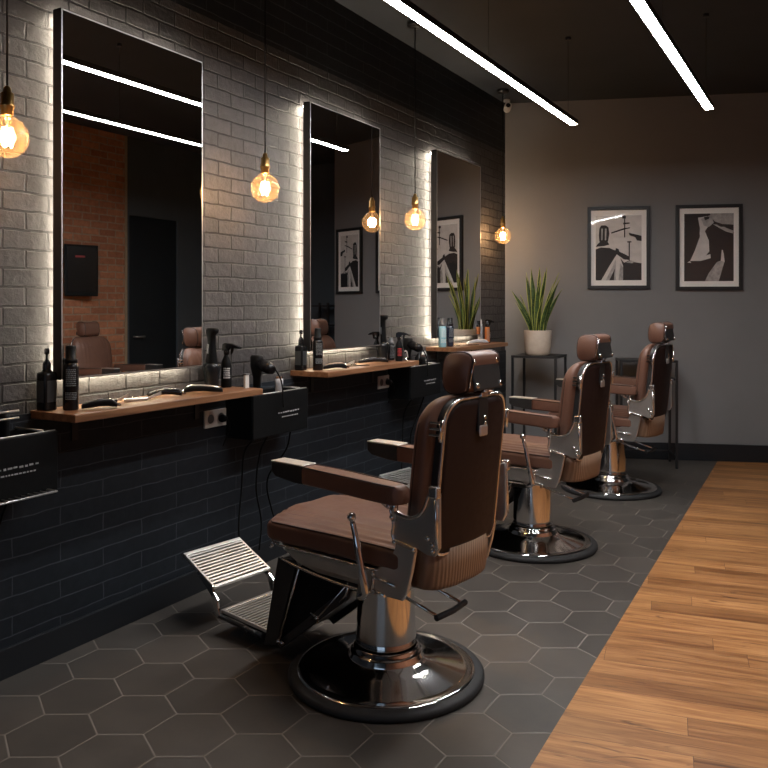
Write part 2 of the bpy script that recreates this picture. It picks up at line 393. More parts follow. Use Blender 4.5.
# front wall behind the camera; its wide window is added for soft fill light
b = MB(); WZ0, WZ1, WX0, WX1 = .45, 2.55, .7, 3.9
b.box((XR/2, Y0-.06, WZ0/2), (XR+.3, .12, WZ0)); b.box((XR/2, Y0-.06, (WZ1+CZ)/2), (XR+.3, .12, CZ-WZ1))
b.box((WX0/2-.06, Y0-.06, (WZ0+WZ1)/2), (WX0+.12, .12, WZ1-WZ0)); b.box(((WX1+XR)/2+.06, Y0-.06, (WZ0+WZ1)/2), (XR-WX1+.12, .12, WZ1-WZ0))
struct(b.build('wall_front', M['wall_dark']))
b = MB()
for x in (WX0+.03, WX1-.03, (WX0+WX1)/2): b.box((x, Y0-.05, (WZ0+WZ1)/2), (.06, .07, WZ1-WZ0))
for z in (WZ0+.03, WZ1-.03): b.box(((WX0+WX1)/2, Y0-.05, z), (WX1-WX0, .07, .06))
wf = struct(b.build('fill_window_1', M['black_metal'], bevel=.004))
b = MB(); b.box(((WX0+WX1)/2, Y0-.05, (WZ0+WZ1)/2), (WX1-WX0-.08, .008, WZ1-WZ0-.08)); b.build('fill_window_pane', M['pane'], wf)
# skirtings
b = MB(); b.box((.016, (Y0+YC)/2, .055), (.018, YC-Y0, .11)); struct(b.build('baseboard_left', M['skirting'], bevel=.003))
ca, sa = math.cos(rad(20)), math.sin(rad(20))
Mb = Matrix.Translation((0, YC, 0)) @ Matrix.Rotation(rad(20), 4, 'Z')      # local x runs along the back wall, -y into the room
LB = XE/ca
b = MB(); b.box((LB/2, -.009, .075), (LB, .018, .15), M=Mb); struct(b.build('baseboard_back', M['skirting'], bevel=.003))
b = MB(); b.box((XR-.009, (Y0+DY0)/2, .06), (.018, DY0-Y0, .12)); struct(b.build('baseboard_right', M['skirting'], bevel=.003))

# ------------------------------------------------------------------ linear lamps
def led(x, y0, y1, z, label):
    t = thing('linear_ceiling_lamp', (x, (y0+y1)/2, z), label, 'lamp', 'suspended linear lamps')
    ln = y1-y0
    b = MB(); b.box((0, 0, .014), (.056, ln, .020)); b.box((-.0265, 0, -.001), (.003, ln, .012)); b.box((.0265, 0, -.001), (.003, ln, .012))
    b.box((0, ln/2-.001, .009), (.056, .004, .030)); b.box((0, -ln/2+.001, .009), (.056, .004, .030)); b.build('housing', M['black_metal'], t)
    b = MB(); b.box((0, 0, -.002), (.050, ln-.006, .010)); b.build('diffuser', M['led'], t)
    for q in (-ln/2+.15, 0, ln/2-.15):
        b = MB(); b.tube([(0, q, .022), (0, q, CZ-z)], .0016, 6); b.lathe([(.018, CZ-z-.02), (.018, CZ-z)], (0, q, 0), 16); b.build('suspension_wire', M['black_metal'], t)
    return t
LZ = 2.647
led(1.034, 2.4, 5.58, LZ, 'long white linear lamp hanging over the row of barber chairs, nearer the brick wall')
led(1.926, 2.4, 5.58, LZ, 'long white linear lamp hanging above the edge of the wood floor')
led(2.95, 1.9, 3.38, LZ, 'added linear lamp, out of view, that brightens the open wood floor')  # unseen extra lamp, added to brighten the wood floor

# ------------------------------------------------------------------ mirrors with backlight
def wall_mirror(y0, y1, z0, z1, label):
    t = thing('wall_mirror', (0, (y0+y1)/2, z0), label, 'mirror', 'backlit mirrors on the brick wall')
    w, h = y1-y0, z1-z0
    b = MB()     # shallow black box frame
    b.box((.058, -w/2+.004, h/2), (.046, .008, h)); b.box((.058, w/2-.004, h/2), (.046, .008, h))
    b.box((.058, 0, .004), (.046, w, .008)); b.box((.058, 0, h-.004), (.046, w, .008)); b.box((.040, 0, h/2), (.010, w-.01, h-.01))
    b.build('frame', M['black_metal'], t)
    b = MB(); b.box((.078, 0, h/2), (.006, w-.014, h-.014)); b.build('glass', M['mirror'], t)
    b = MB()     # thin bright bevel round the glass
    for s in (-1, 1): b.box((.0805, s*(w/2-.0045), h/2), (.003, .005, h-.004)); b.box((.0805, 0, h/2+s*(h/2-.0045)), (.003, w-.004, .005))
    b.build('bevel_edge', M['chrome_dark'], t)
    g = .018; gs = .042
    for nm, c, s in (('backlight_strip', (.024, -w/2+gs, h/2), (.010, .008, h-2*g)), ('backlight_strip', (.024, w/2-gs, h/2), (.010, .008, h-2*g)),
                     ('backlight_strip', (.024, 0, .012), (.010, w-.11, .008)), ('backlight_strip', (.024, 0, h-g), (.010, w-2*g, .008))):
        b = MB(); b.box(c, s); b.build(nm, M['strip_low' if c[1] == 0 and c[2] < .1 else 'strip'], t)
    for yy in (-w/4, w/4):
        for zz in (h-.15, .15): b = MB(); b.box((.018, yy, zz), (.036, .06, .03)); b.build('wall_bracket', M['black_metal'], t)
wall_mirror(2.043, 2.826, 1.078, 2.50, 'tall backlit mirror above the nearest wooden shelf, largest of the mirrors')
wall_mirror(3.695, 4.485, 1.103, 2.51, 'tall backlit mirror in the middle of the row, above the second shelf')
wall_mirror(5.320, 6.150, 1.120, 2.515, 'backlit mirror nearest the back wall, reflecting the snake plant')

# ------------------------------------------------------------------ shelves
SH = [(1.968, 3.057, .964), (3.62, 4.70, 1.000), (5.30, 6.335, 1.056)]
for (a, c, z), lb in zip(SH, ('wooden wall shelf under the nearest mirror', 'wooden wall shelf under the middle mirror', 'wooden wall shelf under the farthest mirror')):
    t = thing('wall_shelf', (0, (a+c)/2, z), lb, 'shelf', 'wooden shelves under the mirrors')
    b = MB(); b.box((.1265, 0, -.015), (.253, c-a, .030)); b.build('board', M['shelf'], t, bevel=.003)
    for s in (-1, 1):
        b = MB(); b.box((.008, s*(c-a)*.32, -.085), (.012, .03, .11)); b.box((.10, s*(c-a)*.32, -.034), (.19, .03, .007)); b.build('bracket', M['black_metal'], t)

# ------------------------------------------------------------------ pendants
def pendant(x, y, z, label):
    t = thing('pendant_lamp', (x, y, z), label, 'lamp', 'globe pendant lamps along the brick wall')
    b = MB(); b.lathe([(.052, CZ-z), (.052, CZ-z-.02), (.045, CZ-z-.028), (.008, CZ-z-.032)], n=24); b.build('canopy', M['black_metal'], t)
    b = MB(); b.tube([(0, 0, .165), (0, 0, CZ-z-.02)], .0035, 8); b.build('cord', M['cord'], t)
    b = MB(); b.lathe([(.004, .172), (.011, .165), (.014, .150), (.021, .146), (.021, .112), (.024, .108), (.024, .100), (.020, .094), (.020, .074), (.016, .070)], n=24)
    b.build('socket', M['brass'], t)
    R = .069; prof = [(1e-6, -R)]
    for j in range(1, 15):
        a = -PI/2+PI*j/16.5; prof.append((R*math.cos(a), R*math.sin(a)))
    prof += [(.022, .070), (.017, .078)]
    b = MB(); b.lathe(prof, n=32, cap=False); b.build('bulb', M['bulb_glass'], t)
    b = MB(); f = []
    for k in range(8):
        a = 2*PI*k/8; r = .015
        f += [(r*math.cos(a), r*math.sin(a), -.032), (r*math.cos(a+.3), r*math.sin(a+.3), .030)] if k % 2 == 0 else [(r*math.cos(a), r*math.sin(a), .030), (r*math.cos(a+.3), r*math.sin(a+.3), -.026)]
    b.tube(f, .0026, 6); fl = b.build('filament', M['filament'], t)
    b = MB(); b.tube([(0, 0, -.02), (0, 0, .075)], .003, 8); b.build('stem', M['white_plastic'], t)
    ld = bpy.data.lights.new('pendant_light', 'POINT'); ld.energy = 8; ld.color = (1, .58, .28); ld.shadow_soft_size = .03
    lo = bpy.data.objects.new('pendant_light', ld); COL.objects.link(lo); lo.parent = t
pendant(.245, 1.701, 1.925, 'globe pendant lamp at the left edge, beside the nearest mirror')
pendant(.245, 3.083, 1.930, 'globe pendant lamp hanging between the nearest and the middle mirror')
pendant(.245, 4.658, 1.925, 'globe pendant lamp hanging between the middle and the farthest mirror')
pendant(.150, 6.474, 1.960, 'small-looking globe pendant lamp in the far corner beside the back wall')

# ------------------------------------------------------------------ barber chair
def se_ring(fn, n=40, ex=2.6):
    out = []
    for i in range(n):
        a = 2*PI*i/n; c, s_ = math.cos(a), math.sin(a)
        out.append(fn(math.copysign(abs(c)**(2/ex), c), math.copysign(abs(s_)**(2/ex), s_)))
    return out
def bez(pts, n=16):
    """Catmull-Rom through points"""
    P = [Vector(p) for p in pts]; P = [P[0]*2-P[1]]+P+[P[-1]*2-P[-2]]; out = []
    for i in range(1, len(P)-2):
        for k in range(n):
            t = k/n; a, b_, c, d = P[i-1], P[i], P[i+1], P[i+2]
            out.append(.5*((2*b_)+(c-a)*t+(2*a-5*b_+4*c-d)*t*t+(3*b_-a-3*c+d)*t**3))
    out.append(P[-2]); return out

def make_chair(label, cz=0.0):
    """local +x = where the sitter faces, +y = the sitter's left"""
    t = thing('barber_chair', (0, 0, 0), label, 'chair', 'brown leather barber chairs')
    # --- base
    b = MB(); b.lathe([(.300, 0), (.356, 0), (.361, .008), (.361, .018), (.352, .028), (.328, .033), (.300, .030)], n=96); b.build('rubber_ring', M['rubber'], t)
    b = MB(); b.lathe([(.328, .030), (.324, .036), (.314, .038), (.302, .035), (.285, .038), (.24, .047), (.19, .058), (.155, .069), (.140, .078)], n=96, cap=False)
    b.build('base_plate', M['chrome'], t)
    b = MB(); b.lathe([(.140, .074), (.140, .082), (.133, .088), (.133, .095), (.127, .100), (.122, .102), (.122, .112), (.114, .118)], n=64, cap=False); b.build('collar', M['chrome'], t)
    b = MB(); b.lathe([(.113, .112), (.111, .15), (.106, .26), (.101, .36), (.100, .400)], n=64); b.build('column', M['chrome'], t)
    b = MB(); b.lathe([(.103, .376), (.103, .402), (.085, .410)], n=48); b.box((0, 0, .418), (.30, .24, .03)); b.box((-.02, .14, .385), (.09, .10, .055), bev=.01)
    b.build('hub', M['dark_steel'], t)
    # --- seat with front-to-back channels
    rings = []; X0, X1 = -.275, .405; NS = 26; n = 120
    for k in range(NS+1):
        u = k/NS; x = X0+(X1-X0)*(.5-.5*math.cos(PI*u)); e = min((x-X0)/.04, (X1-x)/.045, 1); e = max(e, 0); sh = math.sqrt(max(0, 1-(1-e)**2))
        fr = max(0, (x-.27)/.12)
        hw = .254-(.018*fr*fr if fr > 0 else 0); hw *= .93+.07*sh; hz = .043*(.45+.55*sh); zc = .524-.010*max(0, (x-.1)/.3)
        def fn(c, s_, x=x, hw=hw, hz=hz, zc=zc, sh=sh):
            y = c*hw; z = zc+s_*hz
            if s_ > 0:
                z += .036*(1-(abs(c)**2.2))*(.5+.5*sh)*s_
                inner = max(0, 1-(abs(y)/.215)**10)
                z -= .0085*(abs(math.cos(PI*y/.034))**7)*inner*min(1, sh*1.0)*s_ 
                z -= .008*math.exp(-((abs(y)-.225)/.007)**2)*sh*s_*.6
            return (x, y, z)
        rings.append(se_ring(fn, n, 6))
    b = MB(); b.loft(rings); sm = b.build('seat', M['leather'], t)
    pts = [(-.25,.2475,.562),(0,.2475,.562),(.20,.2475,.558),(.33,.240,.552),(.372,.226,.548),(.384,.19,.549),(.386,0,.556)]
    loop = bez(pts, 6); loop = [Vector(p) for p in loop]+[Vector((p.x, -p.y, p.z)) for p in reversed(loop[:-1])]
    b = MB(); b.tube(loop, .0034, 8); b.build('seat_piping', M['piping'], sm)
    # --- shroud under the seat
    b = MB()
    def shroud_ring(z, grow, xa, xb):
        hw = .243+grow
        return [(xa, -hw, z), (xb-.09, -hw, z), (xb-.03, -hw+.03, z), (xb, -hw+.10, z), (xb, hw-.10, z), (xb-.03, hw-.03, z), (xb-.09, hw, z), (xa, hw, z)]
    b.loft([shroud_ring(.402, -.020, -.23, .22), shroud_ring(.425, -.006, -.25, .31), shroud_ring(.462, .003, -.25, .365), shroud_ring(.482, .005, -.25, .375)], smooth=False)
    b.build('seat_shroud', M['chrome_dark'], t, bevel=.004)
    b = MB()
    for s in (-1, 1):
        b.tube(bez([(-.17, s*.254, .482), (0, s*.255, .481), (.20, s*.254, .479), (.32, s*.250, .477), (.378, s*.20, .476), (.388, s*.02, .476)], 8), .0042, 8)
        b.tube(bez([(-.15, s*.245, .400), (-.02, s*.246, .396), (.10, s*.246, .402), (.22, s*.246, .414), (.30, s*.245, .428)], 8), .0050, 8)
        b.sphere((.360, s*.238, .460), .008, 12)
        b.sphere((-.150, s*.254, .468), .010, 12); b.sphere((-.150, s*.254, .412), .010, 12)
        b.tube([(-.150, s*.254, .458), (-.255, s*.264, .450)], .0055, 8); b.tube([(-.150, s*.254, .414), (-.205, s*.262, .408)], .0055, 8)
        b.tube([(-.150, s*.254, .41), (-.150, s*.254, .47)], .007, 8)
    b.build('seat_rail', M['chrome_satin'], t)
    # --- side castings that carry the back
    for s in (-1, 1):
        y0, y1 = (s*.236, s*.262)
        lo = [(-.140,.400),(-.143,.478),(-.185,.500),(-.218,.530),(-.235,.560),(-.245,.592),(-.270,.600),(-.318,.586),(-.322,.570),(-.308,.50),(-.288,.431),(-.270,.402)]
        b = MB(); b.prism(lo, 'xz', y0, y1-s*.010); 
        w = b.build('side_plate', M['chrome_dark'], t, bevel=.005)
        up = [(-.198,.716),(-.215,.722),(-.238,.698),(-.270,.682),(-.318,.682),(-.352,.704),(-.374,.745),(-.388,.785),(-.412,.788),(-.418,.770),(-.418,.600),(-.400,.572),(-.368,.572),(-.330,.585),(-.285,.590),(-.245,.592),(-.228,.610),(-.236,.650),(-.218,.690)]
        # open window in the casting: built as a closed band of tubes round a thin web
        if s < 0: up = [(-.20+(x+.20)*.76, z) for x, z in up]
        b = MB(); b.prism(up, 'xz', y0+s*.004, y1-s*.008); b.build('back_hinge_casting', M['chrome_dark'], t, bevel=.004)
        b = MB(); yc = s*.259
        b.tube(bez([(-.204, yc, .720), (-.232, yc, .698), (-.270, yc, .682), (-.318, yc, .682), (-.354, yc, .706), (-.376, yc, .748), (-.390, yc, .782)], 8), .0068, 10)
        b.tube(bez([(-.228, yc, .696), (-.240, yc, .650), (-.236, yc, .615), (-.248, yc, .590)], 8), .0058, 10)
        b.tube(bez([(-.248, yc, .597), (-.285, yc, .590), (-.325, yc, .584)], 6), .0080, 10)
        b.tube([(-.408, yc, .775), (-.412, yc, .60)], .0070, 10)
        b.box((-.404, yc, .777), (.036, .026, .038), bev=.006)
        for q in ((-.222,.706), (-.236,.672), (-.246,.592), (-.380,.628), (-.398,.612), (-.398,.592), (-.322,.582)): b.sphere((q[0], yc+s*.004, q[1]), .0095, 12, sc=(1,.7,1))
        if s < 0: b.v = [Vector((-.20+(v.x+.20)*.76, v.y, v.z)) for v in b.v]
        b.build('casting_rim', M['chrome_satin'], t)
        # armrest
        ax = s*.270
        rings = []
        for k in range(15):
            u = k/14; x = -.300+.435*u; e = min(u/.10, 1); sh = math.sqrt(max(0, 1-(1-e)**2)) if u < .10 else 1
            hw = .034*(.55+.45*sh)+.003*math.sin(PI*u); hz = .0325*(.75+.25*sh); zc = .757-.006*math.cos(PI*u)
            rings.append(se_ring(lambda c, s_, x=x, hw=hw, hz=hz, zc=zc: (x, ax+c*hw, zc+s_*hz), 36, 6))
        b = MB(); b.loft(rings); ar = b.build('armrest', M['leather'], t)
        b = MB()
        for ss in (-1, 1): b.tube([(-.28, ax+ss*.0335, .7810), (-.08, ax+ss*.0365, .7880), (.133, ax+ss*.0340, .7940)], .0026, 6)
        b.build('armrest_piping', M['piping'], ar)
        b = MB(); b.prism([(.133,.732),(.180,.733),(.270,.744),(.292,.760),(.292,.7955),(.133,.7955)], 'xz', ax-.034, ax+.034); b.build('armrest_tip', M['dark_steel'], ar, bevel=.004)
        b = MB(); b.box((.212, ax, .7975), (.162, .068, .005), bev=.002); b.build('tip_plate', M['brushed'], ar)
        b = MB(); b.tube([(-.245, ax-s*.012, .735), (-.242, ax-s*.014, .70), (-.240, s*.254, .66)], .012, 10); b.tube([(-.185, ax, .728), (-.20, ax-s*.008, .715), (-.222, s*.257, .70)], .009, 10)
        b.build('armrest_post', M['chrome'], t)
    # --- backrest cushion (lofted upwards)
    def lean(z): return -.115*max(0, z-.56)-.06*max(0, z-.9)**2*0
    rings = []; NZ = 34; Z0, Z1 = .575, 1.062
    for k in range(NZ+1):
        u = k/NZ; z = Z0+(Z1-Z0)*(.5-.5*math.cos(PI*u)); rt = .11
        top = max(0, (z-(Z1-rt))/rt); bot = max(0, ((Z0+.05)-z)/.05)
        hw = .220-.085*(1-math.sqrt(max(0, 1-top**2)))-.01*bot**2; hw = max(hw, .09)
        back = -.322+lean(z); front = -.226+lean(z)-.010*max(0, (z-.86)/.2)**2-.01*bot
        front -= .055*(1-math.sqrt(max(0, 1-(top*.99)**2)))
        hd = (front-back)/2; xc = (front+back)/2
        def fn(c, s_, hw=hw, hd=hd, xc=xc, z=z, u=u):
            y = c*hw; x = xc+s_*hd
            if s_ > 0:
                x += .020*(1-c**2)*s_*math.sin(PI*min(1, u*1.05))
                inner = max(0, 1-(abs(y)/.175)**10)*min(1, u*8)*min(1, max(0, (1-u)*7-.4))
                x -= .005*(abs(math.cos(PI*y/.040))**7)*inner*s_
            return (x, y, z)
        rings.append(se_ring(fn, 110, 3.4))
    b = MB(); b.loft(rings); bk = b.build('backrest', M['leather'], t)
    # rounded outline helper for the rear of the back
    def outline(hw, z0, z1, rt, rb, n=10):
        P = []
        for cx, cz_, r, a0 in ((hw-rt, z1-rt, rt, 0), (-hw+rt, z1-rt, rt, 90), (-hw+rb, z0+rb, rb, 180), (hw-rb, z0+rb, rb, 270)):
            for k in range(n+1):
                a = rad(a0+90*k/n); P.append((cx+r*math.cos(a), cz_+r*math.sin(a)))
        return P
    def bulge(y, z): return -.334+lean(z)*.92-.028*math.cos(PI/2*min(1, abs(y)/.22))
    # piping on the cushion's front edge side
    ol = outline(.210, .60, 1.050, .095, .04, 8)
    b = MB(); b.tube([(-.262+lean(z)-.030*max(0, (z-.95)/.1)**2, y*1.035, z) for y, z in ol], .0035, 6, closed=True); b.build('backrest_piping', M['piping'], bk)
    # rear panel: curved sheet with thickness
    b = MB(); ol = outline(.184, .545, 1.056, .080, .045, 12)
    def sheet(hw, z0, z1, off, name, m_, rt=.085):
        nx, nz = 20, 24; vs = []; fs = []
        for j in range(nz+1):
            z = z0+(z1-z0)*j/nz
            dz = max(0, z-(z1-rt)); w = hw-(rt-math.sqrt(max(0, rt*rt-dz*dz)))
            for i in range(nx+1):
                y = -w+2*w*i/nx; zz = z
                vs.append((bulge(y, z)-off, y, zz))
        for j in range(nz):
            for i in range(nx):
                a = j*(nx+1)+i; fs.append([a, a+1, a+nx+2, a+nx+1])
        b = MB(); b.add(vs, fs, 0, True)
        return b
    sb = sheet(.178, .550, 1.048, .002, '', None, .075); p = sb.build('back_panel', M['leather_dark'], t, recalc=False)
    md = p.modifiers.new('s', 'SOLIDIFY'); md.thickness = .012; md.offset = 0
    # shell of the back between cushion and panel (black gap band)
    rg = []
    for off, gr in ((.0, -.002), (-.030, .004)):
        rg.append([(bulge(y, z)-off, y*(1+gr), z) for y, z in ol])
    b = MB(); b.loft(rg, smooth=False); b.build('back_shell', M['dark_steel'], t)
    b = MB(); b.tube([(bulge(y, z)-.004-(.0), y, z) for y, z in ol], .0066, 10, closed=True)
    rim = b.build('chrome_rim', M['chrome_satin'], t)
    # slot plate and buckle on the rear panel top, side clips
    xb = bulge(0, .98)-.010
    b = MB(); b.box((xb-.001, 0, .995), (.010, .058, .110), bev=.003); b.build('slot_plate', M['dark_steel'], t)
    b = MB(); b.box((xb-.007, .004, .942), (.008, .048, .036), bev=.005); b.build('buckle', M['brass'] if False else M['brushed'], t)
    b = MB()
    for zz in (.985, .966): b.sphere((xb-.009, -.004, zz), .0075, 10, sc=(.6,1,1))
    b.build('screw', M['chrome'], t)
    for s in (-1, 1):
        b = MB()
        for zz in (.985, .965, .945): b.box((-.324+lean(zz), s*.204, zz), (.050, .012, .009), bev=.003)
        b.tube([(-.344+lean(.99), s*.204, .995), (-.344+lean(.93), s*.205, .925)], .007, 8)
        b.build('side_clip', M['chrome'], t)
    # --- headrest
    rings = []; HW = .094
    for k in range(19):
        u = -1+2*k/18; e = 1-abs(u); sh = math.sqrt(max(0, 1-max(0, 1-e/.10)**2)); y = HW*u
        kx = .90+.10*sh
        prof = [(-.470,1.176),(-.462,1.196),(-.430,1.206),(-.395,1.206),(-.355,1.201),(-.326,1.186),(-.313,1.155),(-.311,1.112),(-.321,1.082),(-.352,1.068),(-.395,1.067),(-.430,1.074),(-.444,1.082),(-.452,1.10)]
        prof = [(p.x, p.z) for p in bez([(a, 0, c) for a, c in prof]+[(prof[0][0], 0, prof[0][1])], 3)[:-1]]
        rings.append([(-.378+(x+.397)*kx*.74, y, 1.138+(z-1.138)*kx) for x, z in prof])
    b = MB(); b.loft(rings); hd = b.build('headrest', M['leather'], t)
    for s in (-1, 1):
        b = MB(); b.tube([(x*1.0, s*(HW-.010), z) for x, _, z in rings[9]], .0030, 6, closed=True); b.build('headrest_piping', M['piping'], hd)
    T = Matrix.Translation((-.430, 0, 1.136)) @ Matrix.Rotation(rad(11), 4, 'Y')
    b = MB(); b.box((0, 0, 0), (.010, .168, .112), M=T, bev=.004); b.build('headrest_plate', M['dark_steel'], hd)
    for yy in (-.072, .072):
        for zz in (-.040, .040): b = MB(); b.lathe([(.010, -.006), (.010, .004), (.006, .008)], n=14, M=T @ Matrix.Translation((-.004, yy, zz)) @ Matrix.Rotation(rad(-90), 4, 'Y')); b.build('headrest_screw', M['chrome'], hd)
    b = MB(); b.tube([(-.420, .086, 1.088), (-.440, .086, 1.186)], .0030, 8); b.build('plate_trim', M['chrome'], hd)
    b = MB(); b.tube([(-.405, 0, 1.02), (-.402, 0, 1.085)], .009, 10); b.box((-.412, 0, 1.062), (.034, .046, .018), bev=.004); b.box((-.425, 0, 1.078), (.02, .028, .018), bev=.003)
    b.build('headrest_post', M['chrome'], t)
    # --- tan skirt behind the seat
    nx = 24; r0 = []; r1 = []; r2 = []
    def arc(z, k, hw): return [(-.30-k*math.sqrt(max(0, 1-(abs(i/(nx/2)-1))**2.6)), hw*(i/(nx/2)-1), z) for i in range(nx+1)]+[(-.25, hw, z), (-.25, -hw, z)]
    b = MB(); b.loft([arc(.560, .072, .190), arc(.50, .070, .186), arc(.44, .064, .178), arc(.425, .060, .174)], smooth=True); b.build('rear_skirt', M['skirt'], t)
    # --- hand lever
    b = MB(); b.tube(bez([(-.02, .17, .395), (-.10, .26, .405), (-.150, .318, .410), (-.172, .322, .432), (-.162, .328, .50), (-.140, .330, .60), (-.125, .332, .655)], 6), [.011]*6+[.0125]*6+[.0135]*6+[.0135]*6+[.012]*6+[.0095]*6+[.0075], 12)
    b.sphere((-.123, .332, .668), .0155, 16); b.build('hand_lever', M['chrome'], t)
    # --- foot pump pedal at the rear
    b = MB()
    for yy, x0 in ((.105, -.06), (-.045, -.06)): b.tube([(x0, yy*.8, .372), (-.16, yy, .355), (-.310, yy, .318)], .006, 8)
    b.sphere((-.06, .10, .378), .016, 12)
    pd = b.build('pump_pedal', M['chrome'], t)
    b = MB(); b.tube([(-.310, .118, .317), (-.318, .03, .319), (-.310, -.058, .321)], .0105, 10); b.build('pedal_grip', M['rubber'], pd)
    # --- footrest assembly
    fw = .155
    for s in (-1, 1):
        b = MB(); b.prism([(.298,.400),(.402,.392),(.480,.034),(.410,.050)], 'xz', s*fw, s*(fw+.012)); b.build('footrest_side_plate', M['dark_steel'], t, bevel=.003)
        b = MB(); b.tube([(.285, s*(fw+.010), .380), (.395, s*(fw+.010), .072)], .0055, 8)
        b.tube([(.285, s*(fw+.010), .380), (.265, s*(fw+.010), .398)], .0055, 8); b.tube([(.285, s*(fw+.010), .380), (.305, s*(fw+.010), .396)], .0055, 8)
        for q in ((.285,.380), (.395,.072), (.375,.070)): b.sphere((q[0], s*(fw+.014), q[1]), .010, 10)
        b.build('footrest_strut', M['chrome'], t)
        b = MB(); b.prism([(.420,.055),(.395,.040),(.06,.300),(.03,.375),(.05,.380),(.10,.315)], 'xz', s*(fw-.016), s*fw)
        b.build('footrest_brace', M['dark_steel'], t, bevel=.002)
        b = MB()
        b.tube([(.045, s*fw, .37), (.20, s*fw, .205), (.235, s*fw, .19)], .003, 6); b.sphere((.20, s*(fw+.004), .205), .009, 10); b.tube([(.235, s*fw, .215), (.205, s*fw, .205), (.200, s*fw, .185)], .005, 8); b.tube([(.045, s*fw, .37), (.06, s*fw, .32), (.09, s*fw, .288)], .005, 8)
        b.build('brace_bolt', M['chrome'], t)
    b = MB(); b.prism([(.310,.385),(.315,.400),(.398,.385),(.462,.070),(.415,.065),(.40,.07),(.08,.315),(.05,.38)], 'xz', -fw+.002, fw-.002); b.build('footrest_cover', M['black_plastic'], t)
    def slatted(name, p0, p1, hw, nsl, cross=False):
        """slatted plate from p0 to p1 in the x-z plane"""
        d = Vector((p1[0]-p0[0], 0, p1[1]-p0[1])); ln = d.length; d.normalize(); ang = math.atan2(d.z, d.x)
        T = Matrix.Translation((p0[0], 0, p0[1])) @ Matrix.Rotation(-ang, 4, 'Y')
        b = MB()
        for s in (-1, 1): b.box((ln/2, s*(hw-.005), 0), (ln, .010, .014), M=T, bev=.002)
        b.box((.006, 0, 0), (.014, 2*hw, .014), M=T, bev=.002); b.box((ln-.008, 0, 0), (.018, 2*hw, .014), M=T, bev=.002)
        for k in range(nsl):
            x = .018+(ln-.036)*(k+.5)/nsl; b.box((x, 0, .001), ((ln-.036)/nsl*.52, 2*hw-.012, .010), M=T)
        o = b.build(name, M['brushed'], t)
        b = MB(); b.box((ln/2, 0, -.010), (ln-.01, 2*hw-.01, .006), M=T); b.build(name+'_backing', M['dark_steel'], o)
        return o
    slatted('foot_plate', (.795, .182), (1.005, .282), .158, 11)
    slatted('lower_step', (.465, .078), (.758, .094), .150, 13)
    for s in (-1, 1):
        yy = s*.156
        b = MB(); b.prism([(.745,.060),(.765,.105),(.770,.140),(.795,.165),(.800,.190),(.900,.238),(.905,.222),(.835,.168),(.812,.150),(.792,.110),(.780,.070)], 'xz', yy-.006, yy+.006)
        b.build('foot_plate_arm', M['chrome'], t, bevel=.003)
        b = MB()
        for q in ((.60,.068), (.54,.064)): b.sphere((q[0], yy+s*.008, q[1]), .008, 10)
        b.tube([(.50, yy, .060), (.76, yy, .074)], .009, 8); b.tube([(.60, yy, .066), (.60, yy, .040)], .006, 8); b.tube([(.54, yy, .062), (.54, yy, .042)], .006, 8)
        b.build('step_bracket', M['dark_steel'], t)
    return t
ch1 = make_chair('nearest barber chair, brown leather and chrome, with its slatted footrest in full view')
def place(c, x, y, a): c.location = (x, y, .0005); c.rotation_euler = (0, 0, rad(180-a))
place(ch1, 1.208, 2.573, 9.4)
for x, y, a, lb in ((1.140, 4.390, 9.4, 'middle barber chair of the three on the tiles, in front of the second mirror'),
                    (1.188, 5.99, 9.0, 'farthest barber chair on the tiles, close to the two framed pictures'),
                    (3.42, 5.30, 2, 'brown leather barber chair seen only in the nearest mirror, in front of the red brick')):
    c = copy_tree(ch1); place(c, x, y, a); tag(c, lb); c.scale.z = 1.03 if 5.9 < y < 6.1 else 1
    if x > 3: c.location.z = .0015

# ------------------------------------------------------------------ framed pictures on the back wall
def picture(x, z0, w, h, art, label):
    """x measured in the room, converted to the run along the angled wall"""
    u = x/ca
    t = thing('framed_picture', Mb @ Vector((u, 0, z0)), label, 'picture', None, rad(20))
    f = .030
    b = MB()
    for s in (0, 1): b.box((f/2 if s == 0 else w-f/2, -.015, h/2), (f, .028, h)); b.box((w/2, -.015, f/2 if s == 0 else h-f/2), (w-2*f, .028, f))
    b.build('frame', M['black_metal'], t, bevel=.002)
    b = MB(); b.box((w/2, -.008, h/2), (w-2*f, .006, h-2*f)); b.build('mat_board', M['paper'], t)
    if art:
        ax0, az0, aw, ah = f+.042, f+.048, w-2*f-.084, h-2*f-.096
        bw = mat('print black', (.016,.016,.017,1), .6); lt = noisy('print pale grey', (.74,.70,.67,1), (.62,.59,.56,1), 12, .6, 0); md_ = noisy('print mid grey', (.30,.285,.28,1), (.50,.48,.46,1), 25, .6, 0)
        ms = [bw, lt, md_]
        b = MB(); base, shapes = art
        def P(u_, v_, k): return (ax0+u_*aw, -.0118-k*.0003, az0+v_*ah)
        b.add([P(0,0,0), P(1,0,0), P(1,1,0), P(0,1,0)], [[0,1,2,3]], base)
        for k, (mi, poly) in enumerate(shapes):
            b.add([P(u_, v_, k+1) for u_, v_ in poly], [list(range(len(poly)))], mi)
        b.build('photo_print', ms, t, recalc=False)
    b = MB(); b.box((w/2, -.020, h/2), (w-2*f-.004, .002, h-2*f-.004)); b.build('glazing', M['pane'], t)
